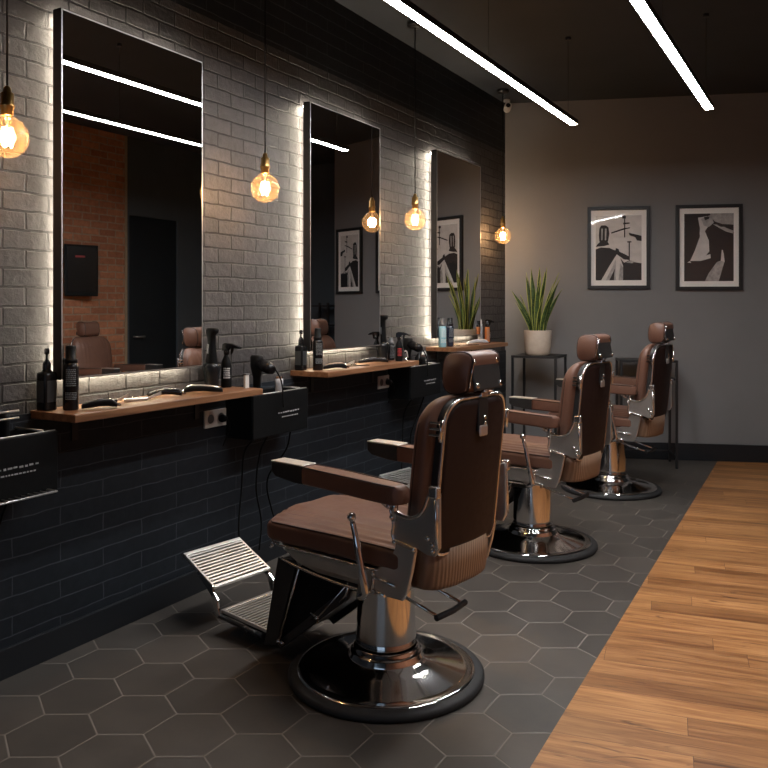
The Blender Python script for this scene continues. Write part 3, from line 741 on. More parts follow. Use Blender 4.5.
artA = (1, [(0, [(0,.0),(1,0),(1,.26),(.82,.28),(.72,.30),(.62,.27),(.52,.36),(.50,.44),(.30,.50),(.12,.51),(0,.48)]),
            (1, [(.12,.0),(.30,.22),(.46,.40),(.52,.38),(.56,.30),(.60,.22),(.60,0)]),
            (2, [(.22,.0),(.36,.20),(.44,.32),(.44,0)]), (0, [(.30,0),(.42,.18),(.40,0)]), (2, [(.50,.0),(.54,.26),(.60,.20),(.60,0)]),
            (0, [(.08,.60),(.27,.60),(.30,.72),(.28,.82),(.22,.85),(.12,.85),(.08,.80),(.07,.70)]), (2, [(.12,.62),(.15,.62),(.16,.80),(.12,.80)]), (2, [(.20,.62),(.23,.62),(.24,.80),(.20,.80)]),
            (0, [(.0,.52),(.18,.53),(.30,.55),(.26,.60),(.10,.60),(.04,.56)]),
            (0, [(.62,.66),(.645,.66),(.645,1.0),(.62,1.0)]), (0, [(.34,.72),(.62,.78),(.75,.80),(.75,.815),(.60,.80),(.34,.74)]), (0, [(.60,.86),(.74,.87),(.74,.89),(.60,.885)]),
            (0, [(.58,.95),(.66,.95),(.66,.99),(.58,.99)]), (0, [(.72,.73),(.84,.71),(.90,.70),(1,.68),(1,.60),(.90,.61),(.86,.66),(.74,.69)]),
            (0, [(.72,.30),(.745,.30),(.745,.60),(.72,.60)]), (0, [(.69,.58),(.78,.58),(.78,.60),(.69,.60)]), (0, [(.44,.50),(.50,.48),(.52,.44),(.64,.40),(.74,.36),(.74,.31),(.62,.32),(.50,.38),(.42,.42)]),
            (2, [(.66,.27),(.76,.31),(.84,.29),(.80,.26)])])
artB = (0, [(2, [(.52,1),(1,1),(1,.83),(.78,.84),(.62,.88),(.55,.94)]),
            (1, [(.28,.94),(.46,.96),(.48,.80),(.42,.74),(.50,.60),(.51,.44),(.44,.38),(.53,.40),(.54,.34),(.34,.30),(.12,.30),(.22,.46),(.32,.66)]),
            (2, [(.34,.92),(.55,.98),(.60,.86),(.50,.80),(.40,.82)]), (0, [(.40,.95),(.52,.955),(.50,.92),(.42,.90)]),
            (0, [(.28,.94),(.32,.78),(.31,.66),(.20,.46),(.24,.70)]),
            (2, [(.42,0),(.50,.12),(.60,.22),(.66,.28),(.76,.31),(.82,.30),(.78,.20),(.74,.10),(.70,0)]), (1, [(.74,.30),(.76,.46),(.78,.46),(.80,.40),(.82,.28)]),
            (1, [(.12,.30),(.06,.28),(.14,.27)]),
            (2, [(.58,.84),(.72,.78),(.84,.73),(.98,.70),(1,.74),(.86,.78),(.72,.83)]), (0, [(.66,.83),(.80,.84),(.84,.80),(.74,.80)])])
picture(.688, 1.512, .540, .735, artA, 'black framed photograph on the back wall, left one, of a trimmer and raised hands')
picture(1.400, 1.500, .556, .750, artB, 'black framed photograph on the back wall, right one, of a hand and pale cloth')
picture(2.160, 1.500, .470, .750, artA, 'black framed photograph seen only in the middle mirror, beside the wall corner')

# ------------------------------------------------------------------ black side tables
def side_table(loc, rz, w, d, h, label, group, low=None):
    t = thing('side_table', loc, label, 'table', group, rz)
    b = MB(); b.box((0, 0, h-.010), (w, d, .020)); b.build('tabletop', M['black_metal'], t, bevel=.002)
    for sx in (-1, 1):
        for sy in (-1, 1):
            b = MB(); b.box((sx*(w/2-.011), sy*(d/2-.011), (h-.02)/2), (.020, .020, h-.02)); b.build('leg', M['black_metal'], t)
    b = MB()
    z = .09
    for s in (-1, 1): b.box((s*(w/2-.011), 0, z), (.014, d-.04, .014)); 
    b.box((0, d/2-.011, z), (w-.04, .014, .014)); b.build('lower_rail', M['black_metal'], t)
    if low:
        b = MB(); b.box((0, 0, low), (w-.03, d-.03, .016)); b.build('shelf_panel', M['black_metal'], t)
    return t
side_table((.412, 6.66, 0), rad(4), .39, .38, .940, 'tall black metal side table with a potted snake plant on it', None)
side_table((1.215, 7.095, 0), rad(20), .47, .34, .905, 'black metal side table standing behind the farthest barber chair', None, .745)

# tall black rack in the recess, seen in the middle mirror
t = thing('metal_rack', (3.16, 8.40, 0), 'narrow black metal rack seen only in the middle mirror, against the dark wall', 'rack')
for sx in (-1, 1):
    for sy in (-1, 1):
        b = MB(); b.box((sx*.15, sy*.13, .70), (.025, .025, 1.40)); b.build('post', M['black_metal'], t)
for z in (.15, .50, .85, 1.12, 1.36):
    b = MB(); b.box((0, 0, z), (.32, .28, .02)); b.build('shelf_panel', M['black_metal'], t)

# ------------------------------------------------------------------ snake plant
PX, PY, PZ = .418, 6.60, .9405
t = thing('potted_plant', (PX, PY, PZ), 'snake plant in a cream stoneware pot on the tall black side table', 'plant')
b = MB(); b.lathe([(.092, 0), (.103, .008), (.109, .05), (.114, .14), (.116, .205), (.114, .212), (.109, .210), (.107, .19), (.106, .185)], n=48); b.build('pot', M['pot'], t)
b = MB(); b.lathe([(1e-5, .192), (.06, .194), (.107, .190)], n=32, cap=False); b.build('soil', M['soil'], t)
def leaf(bx, by, h, lean, az, w, tw):
    n = 22; vs = []; fs = []; mi = []
    d = Vector((math.cos(az), math.sin(az), 0)); 
    for k in range(n+1):
        u = k/n; z = .18+h*u; off = lean*(u**1.7); c = Vector((bx, by, z))+d*off
        ww = w*(.62+.95*u-.2*u*u if u < .45 else (1.0*(1-((u-.45)/.55)**2.2)))
        ww = w*min(.60+1.1*u, 1.0)*(1-(max(0, u-.5)/.5)**2.3); ww = max(ww, .0006)
        a = tw+u*.9+.25*math.sin(u*7+tw); side = Vector((math.cos(a), math.sin(a), 0)); nrm = Vector((-math.sin(a), math.cos(a), 0))
        cup = .28*ww
        for q, dn in ((-1, cup), (-.76, cup*.45), (0, -cup*.25), (.76, cup*.45), (1, cup)): vs.append(c+side*(ww*q)+nrm*dn)
    for k in range(n):
        for i in range(4):
            a = k*5+i; fs.append([a, a+1, a+6, a+5]); mi.append(1 if i in (0, 3) else 0)
    b = MB()
    for f_, m_ in zip(fs, mi): b.f.append(f_); b.m.append(m_); b.sm.append(True)
    b.v = [Vector(v) for v in vs]
    o = b.build('leaf', [M['leaf'], M['leaf_edge']], t, recalc=False); md = o.modifiers.new('s', 'SOLIDIFY'); md.thickness = .003
for bx, by, h, lean, az, w, tw in tuple((q[0]*.85, q[1]*.85, q[2]*1.13, q[3]*.85, q[4], q[5]*.92, q[6]) for q in (
    (-.02,-.03,.50,.035,rad(200),.026,.3), (.03,-.02,.47,.05,rad(10),.026,1.0), (-.05,.0,.44,.07,rad(190),.025,.1), (.06,.02,.42,.16,rad(20),.024,.6),
    (-.06,-.02,.33,.20,rad(205),.025,.2), (.0,.04,.51,.02,rad(90),.025,2.0), (.04,.05,.38,.10,rad(30),.023,.8), (-.03,.05,.40,.06,rad(140),.024,1.6),
    (.05,-.04,.30,.12,rad(-10),.022,.4), (-.055,-.045,.24,.16,rad(215),.022,.7), (.01,-.06,.36,.04,rad(-60),.024,.2), (.07,-.01,.46,.15,rad(5),.022,1.3), (.0,.0,.43,.03,rad(45),.026,.9), (-.01,-.055,.26,.05,rad(250),.022,.5), (.03,.01,.50,.07,rad(-15),.024,1.9), (-.035,.02,.47,.10,rad(170),.024,.8), (.055,.04,.34,.18,rad(12),.020,.3), (-.065,.01,.30,.12,rad(185),.020,1.4), (.02,-.065,.29,.08,rad(-30),.022,1.1))):
    leaf(bx, by, h, lean, az, w, tw)

# ------------------------------------------------------------------ security camera
t = thing('security_camera', (.062, 6.80, CZ), 'small white security camera in the far corner under the ceiling', 'camera')
b = MB(); b.lathe([(.030, -.004), (.030, -.018), (.012, -.022), (.012, -.05)], n=20); b.lathe([(.03, -.004), (.03, 0)], n=20); b.build('mount', M['white_plastic'], t)
T = Matrix.Translation((.01, -.01, -.075)) @ Matrix.Rotation(rad(-60), 4, 'Z') @ Matrix.Rotation(rad(75), 4, 'Y')
b = MB(); b.lathe([(.026, -.045), (.032, -.035), (.032, .04), (.030, .046)], n=24, M=T); b.build('body', M['white_plastic'], t)
b = MB(); b.lathe([(.022, .044), (.020, .050), (.006, .054)], n=20, M=T); b.build('lens', M['black_gloss'], t)

# ------------------------------------------------------------------ things on the shelves
G1, G2, G3 = 'barber tools on the nearest shelf', 'barber tools on the middle shelf', 'barber tools on the farthest shelf'
def glyph_lines(b, r, z0, rows, a0, span, hgt=.004, mi=0, gap=.0075):
    """short printed strokes wrapped on a round bottle"""
    rnd = random.Random(int(z0*1e4)+rows)
    for j in range(rows):
        a = a0-span/2; z = z0-j*gap
        while a < a0+span/2:
            l = rnd.uniform(.06, .22); a2 = min(a+l, a0+span/2); vs = []
            for q in (a, (a+a2)/2, a2): vs += [((r+.0004)*math.cos(q), (r+.0004)*math.sin(q), z), ((r+.0004)*math.cos(q), (r+.0004)*math.sin(q), z+hgt)]
            b.add(vs, [[0,2,3,1],[2,4,5,3]], mi); a = a2+.06
def pump_bottle(x, y, z, h, r, m_, label, g, square=True):
    t = thing('pump_bottle', (x, y, z), label, 'bottle', g, rad(0)); bh = h*.62
    b = MB()
    if square: b.loft([se_ring(lambda c, s_, k=k, zz=zz: (c*r*k, s_*r*k, zz), 32, 5) for k, zz in ((.94,0),(1,.004),(1,bh-.012),(.93,bh-.003),(.55,bh),(.42,bh+.008))])
    else: b.lathe([(r*.95,0),(r,.004),(r,bh-.02),(r*.8,bh-.004),(r*.42,bh+.006)], n=32)
    b.build('body', m_, t)
    b = MB(); b.add([(r*1.012, -r*.7, bh*.22), (r*1.012, r*.7, bh*.22), (r*1.012, r*.7, bh*.78), (r*1.012, -r*.7, bh*.78)], [[0,1,2,3]])
    b.add([(-r*.7, -r*1.012, bh*.22), (r*.7, -r*1.012, bh*.22), (r*.7, -r*1.012, bh*.78), (-r*.7, -r*1.012, bh*.78)], [[0,1,2,3]])
    b.build('label_panel', mat('dark label', (.035,.04,.043,1), .5), t)
    b = MB(); b.lathe([(r*.50, bh+.004), (r*.52, bh+.010), (r*.52, bh+.028), (r*.36, bh+.040), (r*.16, bh+.048), (r*.14, h-.02)], n=24)
    b.lathe([(r*.30, h-.022), (r*.34, h-.018), (r*.34, h-.006), (r*.25, h)], n=24); b.tube([(0, 0, h-.011), (r*.5, -r*.55, h-.011), (r*.62, -r*.7, h-.02)], .0045, 8)
    b.build('pump', M['black_gloss'], t)
    return t
def can(x, y, z, h, r, m_, cap_m, label, g, cat='bottle', lab=M['label_grey'], band=None):
    t = thing('spray_can' if cat == 'can' else 'styling_bottle', (x, y, z), label, cat, g)
    bh = h*.74
    b = MB(); b.lathe([(r*.93,0),(r,.004),(r,bh-.022),(r*.93,bh-.010),(r*.72,bh-.002),(r*.66,bh)], n=36); b.build('body', m_, t)
    b = MB(); b.lathe([(r*.80,bh-.004),(r*.84,bh+.006),(r*.84,bh+.012),(r*.66,bh+.014),(r*.66,h-.006),(r*.60,h)], n=32); b.build('cap', cap_m, t)
    b = MB(); glyph_lines(b, r, bh*.84, 9, rad(-38), 1.3); glyph_lines(b, r, bh*.36, 5, rad(-38), 1.5, .003, gap=.006); b.build('printed_label', lab, t)
    if band: b = MB(); b.lathe([(r*1.006, bh*.3), (r*1.006, bh*.62)], n=36, cap=False); b.build('band', band, t)
    return t
def clipper(x, y, z, ln, rz, m_, label, g, tilt=0, accent=None):
    t = thing('hair_clipper', (x, y, z), label, 'clipper', g, rz)
    rings = []
    for u, hw, hh, zc in ((0,.009,.007,.010),(.04,.014,.010,.013),(.25,.017,.013,.018),(.5,.016,.013,.022),(.72,.019,.014,.022),(.82,.023,.015,.020),(.90,.024,.012,.016),(.95,.023,.009,.012)):
        rings.append(se_ring(lambda c, s_, u=u, hw=hw, hh=hh, zc=zc: (ln*(u-.5), c*hw, zc+s_*hh), 24, 3))
    b = MB(); b.loft(rings); b.build('body', m_, t)
    b = MB(); b.box((ln*.475, 0, .011), (ln*.09, .044, .007), bev=.001)
    for k in range(9): b.box((ln*.535, -.019+k*.00475, .011), (ln*.05, .0024, .004))
    b.build('blade', M['chrome'], t)
    b = MB(); b.box((0, 0, .0355), (ln*.16, .010, .005), bev=.002); b.build('switch', accent or M['grey_plastic'], t)
    if accent:
        b = MB(); rr = [se_ring(lambda c, s_, u=u, hw=hw, zc=zc: (ln*(u-.5), c*hw, zc+s_*.0035), 20, 3) for u, hw, zc in ((.08,.008,.0235),(.3,.012,.0315),(.55,.013,.0350),(.78,.016,.0350),(.88,.014,.029))]
        b.loft(rr); b.build('cover_plate', accent, t)
    return t
def comb(x, y, z, ln, rz, label, g, m_=None):
    t = thing('comb', (x, y, z), label, 'comb', g, rz); b = MB(); b.box((0, .008, .003), (ln, .010, .005), bev=.001)
    for k in range(28): b.box((-ln*.47+k*ln*.94/27, -.004, .003), (ln*.014, .016, .003))
    b.box((-ln*.49, -.003, .003), (ln*.03, .022, .004)); b.box((ln*.49, -.003, .003), (ln*.03, .022, .004)); b.build('comb_body', m_ or M['black_plastic'], t)
def scissors(x, y, z, ln, rz, label, g):
    t = thing('scissors', (x, y, z), label, 'scissors', g, rz)
    for s in (-1, 1):
        b = MB(); T = Matrix.Rotation(rad(9*s), 4, 'Z')
        b.prism([(0,-.004),(ln*.55,-.0005),(ln*.55,.0008),(0,.005)], 'xy', .0045+.0015*s, .0065+.0015*s, M=T)
        b.box((-ln*.14, 0, .006), (ln*.28, .007, .004), M=T, bev=.001); b.build('blade', M['brushed'], t)
        b = MB(); b.tube([(-ln*.36+.017*math.cos(a), .014*math.sin(a), .006) for a in [2*PI*i/20 for i in range(20)]], .003, 8, closed=True, M=T); b.build('finger_ring', M['black_gloss'], t)
    b = MB(); b.lathe([(.004, .004), (.004, .012), (.002, .013)], n=12); b.build('pivot_screw', M['chrome'], t)
def razor(x, y, z, ln, rz, label, g, m_=None):
    t = thing('straight_razor', (x, y, z), label, 'razor', g, rz)
    b = MB(); rr = [se_ring(lambda c, s_, u=u, w=w: (ln*(u-.5), c*w, .0075+s_*.007), 16, 2.5) for u, w in ((0,.004),(.05,.007),(.35,.009),(.6,.0065),(.64,.005))]
    b.loft(rr); b.build('handle', m_ or M['black_gloss'], t)
    b = MB(); b.prism([(ln*.10,.004),(ln*.44,.018),(ln*.50,.022),(ln*.50,.034),(ln*.42,.030),(ln*.12,.012)], 'xz', -.0015, .0015); b.build('blade', M['brushed'], t)
    b = MB(); b.tube([(ln*.10, 0, .008), (-ln*.02, 0, .012), (-ln*.10, .004, .018)], .0025, 8); b.build('tang', M['brushed'], t)
def brush(x, y, z, ln, rz, label, g):
    t = thing('neck_duster', (x, y, z), label, 'brush', g, rz)
    b = MB(); rr = [se_ring(lambda c, s_, u=u, w=w: (ln*(u-.5), c*w, .014+s_*w*.8), 20, 2) for u, w in ((0,.004),(.06,.010),(.25,.011),(.45,.009),(.58,.013),(.66,.014))]
    b.loft(rr); b.build('handle', M['black_gloss'], t)
    b = MB(); rr = [se_ring(lambda c, s_, u=u, w=w: (ln*(u-.5), c*w, .014+s_*w*.7), 20, 2) for u, w in ((.66,.012),(.8,.017),(.94,.020),(1.0,.014))]
    b.loft(rr); b.build('bristles', M['label_white'], t)
def dryer_stand(x, y, z, h, rz, label, g, m_=None):
    """hair dryer standing nozzle down in a clear holder"""
    t = thing('hair_dryer', (x, y, z), label, 'hair dryer', g, rz)
    b = MB(); b.lathe([(.030,.0),(.032,.006),(.034,.05),(.040,.075),(.044,.10),(.036,.12),(.026,.125)], n=32); b.build('nozzle', M['dark_glass'], t)
    rings = []
    for u, hx, hy, xc in ((.36,.024,.024,0),(.45,.026,.026,0),(.6,.022,.020,.002),(.75,.020,.017,.001),(.88,.023,.018,-.002),(.93,.034,.022,.006),(.97,.036,.023,.009),(1.0,.030,.019,.009)):
        rings.append(se_ring(lambda c, s_, u=u, hx=hx, hy=hy, xc=xc: (xc+c*hx, s_*hy, h*u), 28, 2.8))
    b = MB(); b.loft(rings); b.build('body', m_ or M['black_plastic'], t)
    b = MB(); b.box((.0, -.0225, h*.66), (.012, .006, .045), bev=.002); b.build('switch', M['grey_plastic'], t)
    return t
def spray_bottle(x, y, z, h, r, rz, label, g, mark=None):
    t = thing('spray_bottle', (x, y, z), label, 'bottle', g, rz)
    b = MB(); b.lathe([(r*.95,0),(r,.004),(r,h*.50),(r*.85,h*.60),(r*.45,h*.70),(r*.40,h*.76)], n=32); b.build('body', M['black_plastic'], t)
    b = MB(); glyph_lines(b, r, h*.42, 6, rad(-45)-rz, 1.3, .005, gap=.009); b.build('printed_label', mark or M['label_white'], t)
    b = MB(); b.lathe([(r*.50,h*.74),(r*.52,h*.82),(r*.40,h*.84)], n=24); b.prism([(-.020,h*.83),(-.018,h*.97),(-.005,h),(.030,h*.99),(.055,h*.95),(.078,h*.91),(.078,h*.875),(.050,h*.89),(.020,h*.90),(.010,h*.83)], 'xz', -.010, .010)
    b.prism([(.028,h*.90),(.040,h*.89),(.034,h*.78),(.026,h*.74)], 'xz', -.005, .005); b.build('trigger_head', M['black_gloss'], t)
    return t

# shelf 1
z = SH[0][2]+.0004
pump_bottle(.045, 2.008, z, .235, .0290, M['dark_glass'], 'black pump bottle at the left end of the nearest shelf', G1)
can(.116, 2.060, z, .245, .0290, M['black_gloss'], M['black_plastic'], 'tall black styling bottle beside the pump bottle on the nearest shelf', G1, lab=M['label_grey'])
clipper(.185, 2.140, z, .135, rad(55), M['black_plastic'], 'black corded clipper lying at the front left of the nearest shelf', G1)
razor(.085, 2.290, z, .125, rad(60), 'black folding razor lying behind the black clipper', G1)
scissors(.075, 2.405, z, .150, rad(-130), 'silver scissors with black rings lying under the nearest mirror', G1)
razor(.135, 2.405, z, .155, rad(65), 'silver and black razor lying at the middle of the nearest shelf', G1, M['brushed'])
clipper(.105, 2.565, z, .155, rad(40), M['black_gloss'], 'slim black trimmer lying crosswise at the middle of the nearest shelf', G1)
clipper(.145, 2.755, z, .180, rad(215), M['black_plastic'], 'large silver-topped clipper near the right end of the nearest shelf', G1, accent=M['brushed'])
dryer_stand(.055, 2.915, z, .290, rad(-10), 'black hair dryer standing upright on the nearest shelf', G1)
spray_bottle(.065, 3.010, z, .215, .026, rad(10), 'black trigger spray bottle at the right end of the nearest shelf', G1)
t = thing('neck_strip_dispenser', (.185, 3.015, z), 'small white upright dispenser beside the spray bottle on the nearest shelf', 'dispenser', G1)
b = MB(); b.box((0, 0, .032), (.012, .030, .064), bev=.003); b.build('body', M['white_plastic'], t)
b = MB(); b.box((0, 0, .067), (.022, .034, .006), bev=.002); b.build('lid', M['grey_plastic'], t)
# shelf 2
z = SH[1][2]+.0004
pump_bottle(.045, 3.658, z, .225, .0275, M['dark_glass'], 'black pump bottle at the left end of the middle shelf', G2)
can(.116, 3.722, z, .235, .0285, M['black_gloss'], M['black_plastic'], 'tall black styling bottle on the middle shelf, next to its pump bottle', G2)
clipper(.175, 3.810, z, .140, rad(50), M['black_plastic'], 'pale-topped clipper lying at the front left of the middle shelf', G2, accent=noisy('tan shell', (.42,.30,.22,1), (.36,.25,.18,1), 20, .4))
razor(.095, 4.020, z, .150, rad(60), 'silver razor lying on the middle shelf beside the pale-topped clipper', G2, M['brushed'])
comb(.155, 4.075, z, .170, rad(68), 'black comb lying at the centre of the middle shelf', G2)
scissors(.065, 4.090, z, .140, rad(-125), 'small scissors lying against the wall on the middle shelf', G2)
clipper(.120, 4.335, z, .200, rad(52), M['black_gloss'], 'large glossy black trimmer near the right of the middle shelf', G2)
dryer_stand(.068, 4.536, z, .300, rad(0), 'black hair dryer standing upright on the middle shelf', G2)
spray_bottle(.165, 4.585, z, .190, .024, rad(20), 'black spray bottle with red lettering on the middle shelf', G2, M['label_red'])
t = thing('razor_stand', (.185, 4.640, z), 'small white-handled razor stand at the end of the middle shelf', 'stand', G2)
b = MB(); b.lathe([(.020, 0), (.020, .006), (.005, .010), (.004, .05)], n=20); b.build('base', M['chrome'], t)
b = MB(); b.tube([(0, -.012, .062), (0, 0, .066), (.002, .014, .055), (.004, .020, .02)], .0045, 8); b.build('razor_handle', M['white_plastic'], t)
can(.075, 4.640, z, .150, .022, M['dark_glass'], M['grey_plastic'], 'short dark bottle with grey cap at the end of the middle shelf', G2)
# shelf 3
z = SH[2][2]+.0004
can(.116, 5.345, z, .215, .029, M['blue_glass'], M['grey_plastic'], 'pale blue bottle at the left end of the farthest shelf', G3, lab=M['label_white'])
can(.122, 5.462, z, .215, .030, M['navy'], M['black_gloss'], 'dark navy bottle next to the pale blue bottle', G3)
scissors(.150, 5.600, z, .150, rad(80), 'open scissors lying at the front of the farthest shelf', G3)
comb(.180, 5.700, z, .150, rad(60), 'black comb lying on the farthest shelf beside the scissors', G3)
clipper(.150, 5.930, z, .185, rad(50), M['silver_plastic'], 'pale silver clipper lying on the farthest shelf', G3, accent=M['white_plastic'])
can(.060, 6.190, z, .190, .022, M['silver_plastic'], M['label_white'], 'slim pale grey bottle near the right end of the farthest shelf', G3)
can(.120, 6.200, z, .180, .022, M['amber'], M['black_gloss'], 'slim orange bottle near the right end of the farthest shelf', G3)
spray_bottle(.080, 6.300, z, .190, .028, rad(-30), 'black spray bottle at the far right end of the farthest shelf', G3)

# ------------------------------------------------------------------ sockets
def socket(y, z, label):
    t = thing('wall_socket', (.0075, y, z), label, 'socket', 'double sockets under the shelves')
    b = MB(); b.box((.005, 0, 0), (.009, .155, .085), bev=.003); b.build('plate', M['white_plastic'], t)
    for s in (-1, 1):
        b = MB(); b.lathe([(.028,.010),(.028,.012),(.024,.012),(.022,.004)], n=28, M=Matrix.Translation((0, s*.037, 0)) @ Matrix.Rotation(rad(90), 4, 'Y')); b.build('socket_ring', M['white_plastic'], t)
        b = MB(); b.lathe([(.0225,.0098),(.0225,.0104)], n=28, M=Matrix.Translation((0, s*.037, 0)) @ Matrix.Rotation(rad(90), 4, 'Y')); b.build('socket_recess', M['grey_plastic'], t)
    return t
SK = {}
SK['nearest'] = socket(2.988, .812, 'white double socket with one black plug below the nearest shelf')
SK['middle'] = socket(4.650, .852, 'white double socket with one black plug below the middle shelf')
for y, z, g in ((3.025, .808, 'nearest'), (4.687, .848, 'middle')):
    b = MB(); b.lathe([(.019,.0),(.020,.012),(.015,.030),(.006,.038)], n=20, M=Matrix.Rotation(rad(90), 4, 'Y')); t = b.build('plug', M['black_plastic'], SK[g]); t.location = (.0105, .037, -.004)
    b = MB(); b.tube(bez([(.036, 0, 0), (.05, .004, -.02), (.045, .010, -.06), (.02, .012, -.10), (.002, .012, -.14)], 6), .0032, 8); b.build('lead', M['cord'], t)

# ------------------------------------------------------------------ wall tool caddies with dangling cords
def caddy(yc, z1, label, first=False):
    t = thing('tool_caddy', (0, yc, z1), label, 'tool caddy', 'black wall caddies between the shelves')
    w, d, h = .46, .175, .215
    b = MB()   # open-topped box
    b.box((d+.004, 0, -h/2), (.008, w, h)); b.box((.010, 0, -h/2), (.008, w, h)); b.box((d/2, 0, -h+.004), (d, w, .008))
    for s in (-1, 1): b.box((d/2, s*(w/2-.004), -h/2), (d, .008, h))
    b.build('box', M['black_plastic'], t, bevel=.004)
    b = MB(); b.box((d/2, -.12, -.030), (d-.01, .006, .06)); b.build('divider', M['black_metal'], t)
    b = MB(); b.tube([(.012, w/2-.05, .004), (d-.01, w/2-.05, .004)], .004, 8); b.tube([(d+.004, -w/2+.01, .003), (d+.004, w/2-.01, .003)], .0028, 8); b.build('rim_bar', M['chrome_dark'], t)
    b = MB(); rnd = random.Random(3)
    y = -.03
    while y < .15:
        l = rnd.uniform(.006, .020); b.box((d+.0088, y+l/2, -.105+rnd.uniform(-.001,.001)), (.0012, l, rnd.uniform(.004,.0075))); y += l+rnd.uniform(.003,.010)
    y = .0
    while y < .13:
        l = rnd.uniform(.005, .014); b.box((d+.0088, y+l/2, -.128), (.0012, l, .005)); y += l+.005
    b.build('lettering', mat('dim white print', (.34,.34,.34,1), .5), t)
    return t
c0 = caddy(1.720, .905, 'black wall tool caddy at the left edge of the picture, before the nearest shelf')
c1 = copy_tree(c0); c1.location = (0, 3.300, .920); tag(c1, 'black wall tool caddy between the nearest and the middle shelf')
c2 = copy_tree(c0); c2.location = (0, 4.945, .950); tag(c2, 'black wall tool caddy between the middle and the farthest shelf')
# wire rack part of the left caddy
b = MB()
for zz in (-.205,): 
    b.tube([(.19, -.22, zz), (.24, -.22, zz), (.24, .18, zz), (.19, .18, zz)], .004, 8)
for k in range(16): b.tube([(.19, -.20+k*.025, -.205), (.24, -.20+k*.025, -.205)], .0018, 6)
b.build('wire_lip', M['chrome_dark'], c0)
b = MB(); b.tube([(.03, -.10, .0), (.03, -.10, .075), (.14, -.10, .075)], .004, 8); b.tube([(.03, -.02, .0), (.03, -.02, .06), (.14, -.02, .06)], .004, 8); b.tube([(.14, -.20, .085), (.14, .10, .085)], .004, 8); b.tube([(.14, -.20, .060), (.14, .10, .060)], .004, 8)
b.build('tool_bracket', M['chrome_dark'], c0)
def holstered(x, y, z, label, kind):
    """tools standing in the caddies"""
    if kind == 'dryer':
        t = thing('hair_dryer', (x, y, z), label, 'hair dryer', 'tools in the wall caddies', 0)
        b = MB(); b.loft([se_ring(lambda c, s_, u=u, r=r: (c*r, s_*r*.8, u), 24, 2.6) for u, r in ((-.10,.016),(0,.018),(.07,.020),(.095,.026),(.13,.034),(.175,.034),(.185,.028))]); b.build('body', M['black_plastic'], t)
        b = MB(); b.lathe([(.030,.0),(.030,.075),(.020,.10)], n=24, M=Matrix.Translation((.01, 0, .145)) @ Matrix.Rotation(rad(110), 4, 'Y')); b.build('barrel', M['black_gloss'], t)
        b = MB(); b.tube(bez([(.02, .02, .12), (.07, .04, .125), (.118, .05, .05), (.122, .06, -.08)], 6), .0045, 8); b.build('lead', M['cord'], t)
    else:
        t = thing('hair_clipper', (x, y, z), label, 'clipper', 'tools in the wall caddies', rad(20))
        b = MB(); b.loft([se_ring(lambda c, s_, u=u, r=r: (c*r, s_*r*.8, u), 24, 3) for u, r in ((-.09,.016),(0,.019),(.05,.020),(.075,.021))]); b.build('body', M['black_plastic'] if kind == 'clip' else M['silver_plastic'], t)
        b = MB(); b.box((0, 0, .081), (.034, .008, .014), bev=.001); b.build('blade', M['chrome'], t)
holstered(.085, 3.22, .925, 'black hair dryer stuck in the caddy right of the nearest shelf', 'dryer')
holstered(.120, 3.36, .905, 'silver clipper standing in the caddy right of the nearest shelf', 'sil')
holstered(.085, 4.86, .955, 'black hair dryer stuck in the caddy right of the middle shelf', 'dryer')
holstered(.120, 5.02, .930, 'black clipper standing in the caddy right of the middle shelf', 'clip')
holstered(.085, 1.80, .905, 'black clipper standing in the caddy at the left edge', 'clip')
# white tape ring hanging behind the second caddy
t = thing('ring_bottle', (.066, 5.07, .944), 'dark bottle with a pale ring handle standing in the caddy beside the farthest shelf', 'bottle')
b = MB(); b.lathe([(.03,0),(.032,.004),(.032,.15),(.012,.18),(.012,.20)], (0,0,-.10), n=24); b.build('body', M['black_gloss'], t)
b = MB(); b.tube([(.036, .024*math.cos(a), .055+.036*math.sin(a)) for a in [2*PI*i/24 for i in range(24)]], .008, 10, closed=True); b.build('ring_handle', M['paper'], t)
b = MB(); b.lathe([(.014,.10),(.016,.102),(.016,.122),(.010,.126)], n=20); b.build('cap', M['label_grey'], t)

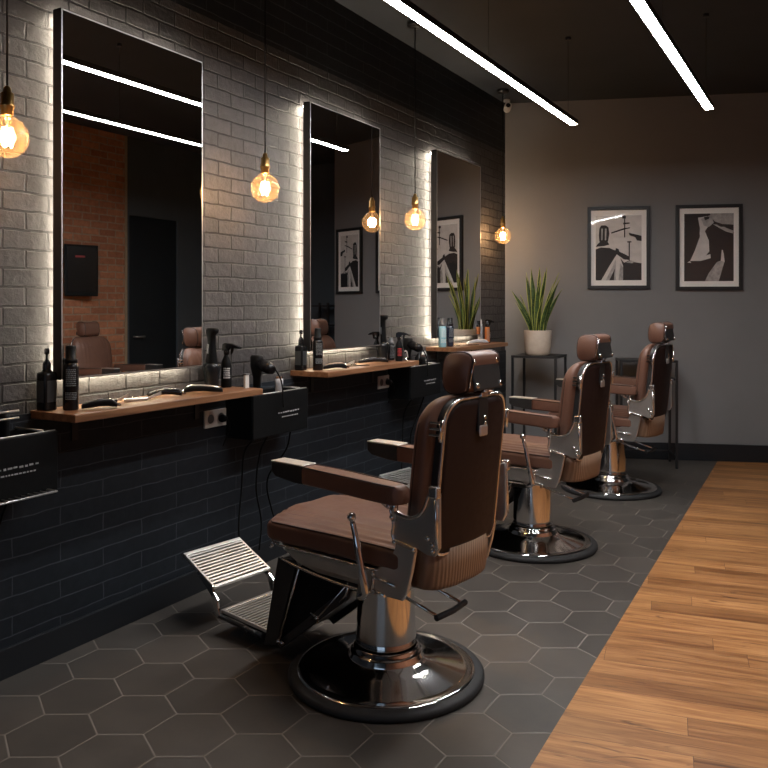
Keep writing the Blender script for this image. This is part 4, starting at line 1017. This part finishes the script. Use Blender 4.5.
def cord(pts, par):
    o = Vector(par.location); b = MB(); b.tube(bez([Vector(p)-o for p in pts], 8), .0048, 8); b.build('hanging_cord', M['cord'], par)
cord([(.12, 3.16, .70), (.06, 3.15, .62), (.040, 3.155, .45), (.050, 3.12, .25), (.055, 3.14, .115)], c1)
cord([(.10, 3.30, .70), (.05, 3.29, .60), (.040, 3.27, .42), (.050, 3.30, .24), (.060, 3.27, .10)], c1)
cord([(.15, 3.42, .702), (.12, 3.42, .60), (.045, 3.36, .45), (.040, 3.40, .28), (.050, 3.47, .12)], c1)
cord([(.12, 4.86, .73), (.06, 4.85, .62), (.04, 4.86, .40), (.05, 4.83, .15)], c2)
cord([(.14, 5.00, .73), (.08, 5.02, .60), (.04, 4.98, .42), (.05, 5.02, .15)], c2)
cord([(.12, 1.80, .69), (.07, 1.80, .60), (.040, 1.775, .45), (.045, 1.80, .28), (.045, 1.76, .12)], c0)

# ------------------------------------------------------------------ seen in the mirrors: monitor and white board on the red brick
t = thing('wall_monitor', (XR-.10, 5.52, 1.72), 'small black monitor on a bracket on the red brick wall, seen in the nearest mirror', 'monitor', None, rad(18))
b = MB(); b.box((0, 0, 0), (.035, .34, .52), bev=.008); b.build('case', M['black_plastic'], t)
b = MB(); b.box((-.019, 0, .01), (.002, .30, .46)); b.build('screen', M['black_gloss'], t)
b = MB(); b.tube([(.01, 0, 0), (.10, -.03, 0)], .015, 10); b.build('bracket_arm', M['black_metal'], t)
b = MB(); b.box((-.0205, -.02, .14), (.001, .10, .02)); b.build('screen_text', mat('red screen text', (.3,.03,.03,1), .5), t)
b = MB(); b.box((XR-.012, 4.88, 2.0), (.022, .96, .94), bev=.004); tag(b.build('notice_board', M['paper']), 'white board on the red brick wall, a thin strip in the nearest mirror', 'board')

# ------------------------------------------------------------------ bluish fill light through the added window
w = bpy.data.worlds.new('World'); SC.world = w; w.use_nodes = True
bg = w.node_tree.nodes['Background']; bg.inputs[0].default_value = (.55, .75, 1, 1); bg.inputs[1].default_value = .8

# ------------------------------------------------------------------ camera
cam = bpy.data.cameras.new('camera'); co = bpy.data.objects.new('camera', cam); COL.objects.link(co)
co.location = (2.6656, 0, 1.36); co.rotation_euler = (PI/2, 0, math.atan(.57))
cam.sensor_width = 36; cam.lens = 36*800/768; cam.shift_y = -78/768; cam.clip_start = .02
SC.camera = co
vs = SC.view_settings; vs.view_transform = 'Standard'; vs.look = 'None'; vs.gamma = 1; vs.exposure = .08; vs.use_curve_mapping = False
SC.cycles.max_bounces = 10; SC.cycles.glossy_bounces = 6; SC.cycles.transparent_max_bounces = 12
SC.cycles.sample_clamp_indirect = 4; SC.cycles.caustics_reflective = False; SC.cycles.caustics_refractive = False
SC.cycles.use_denoising = True
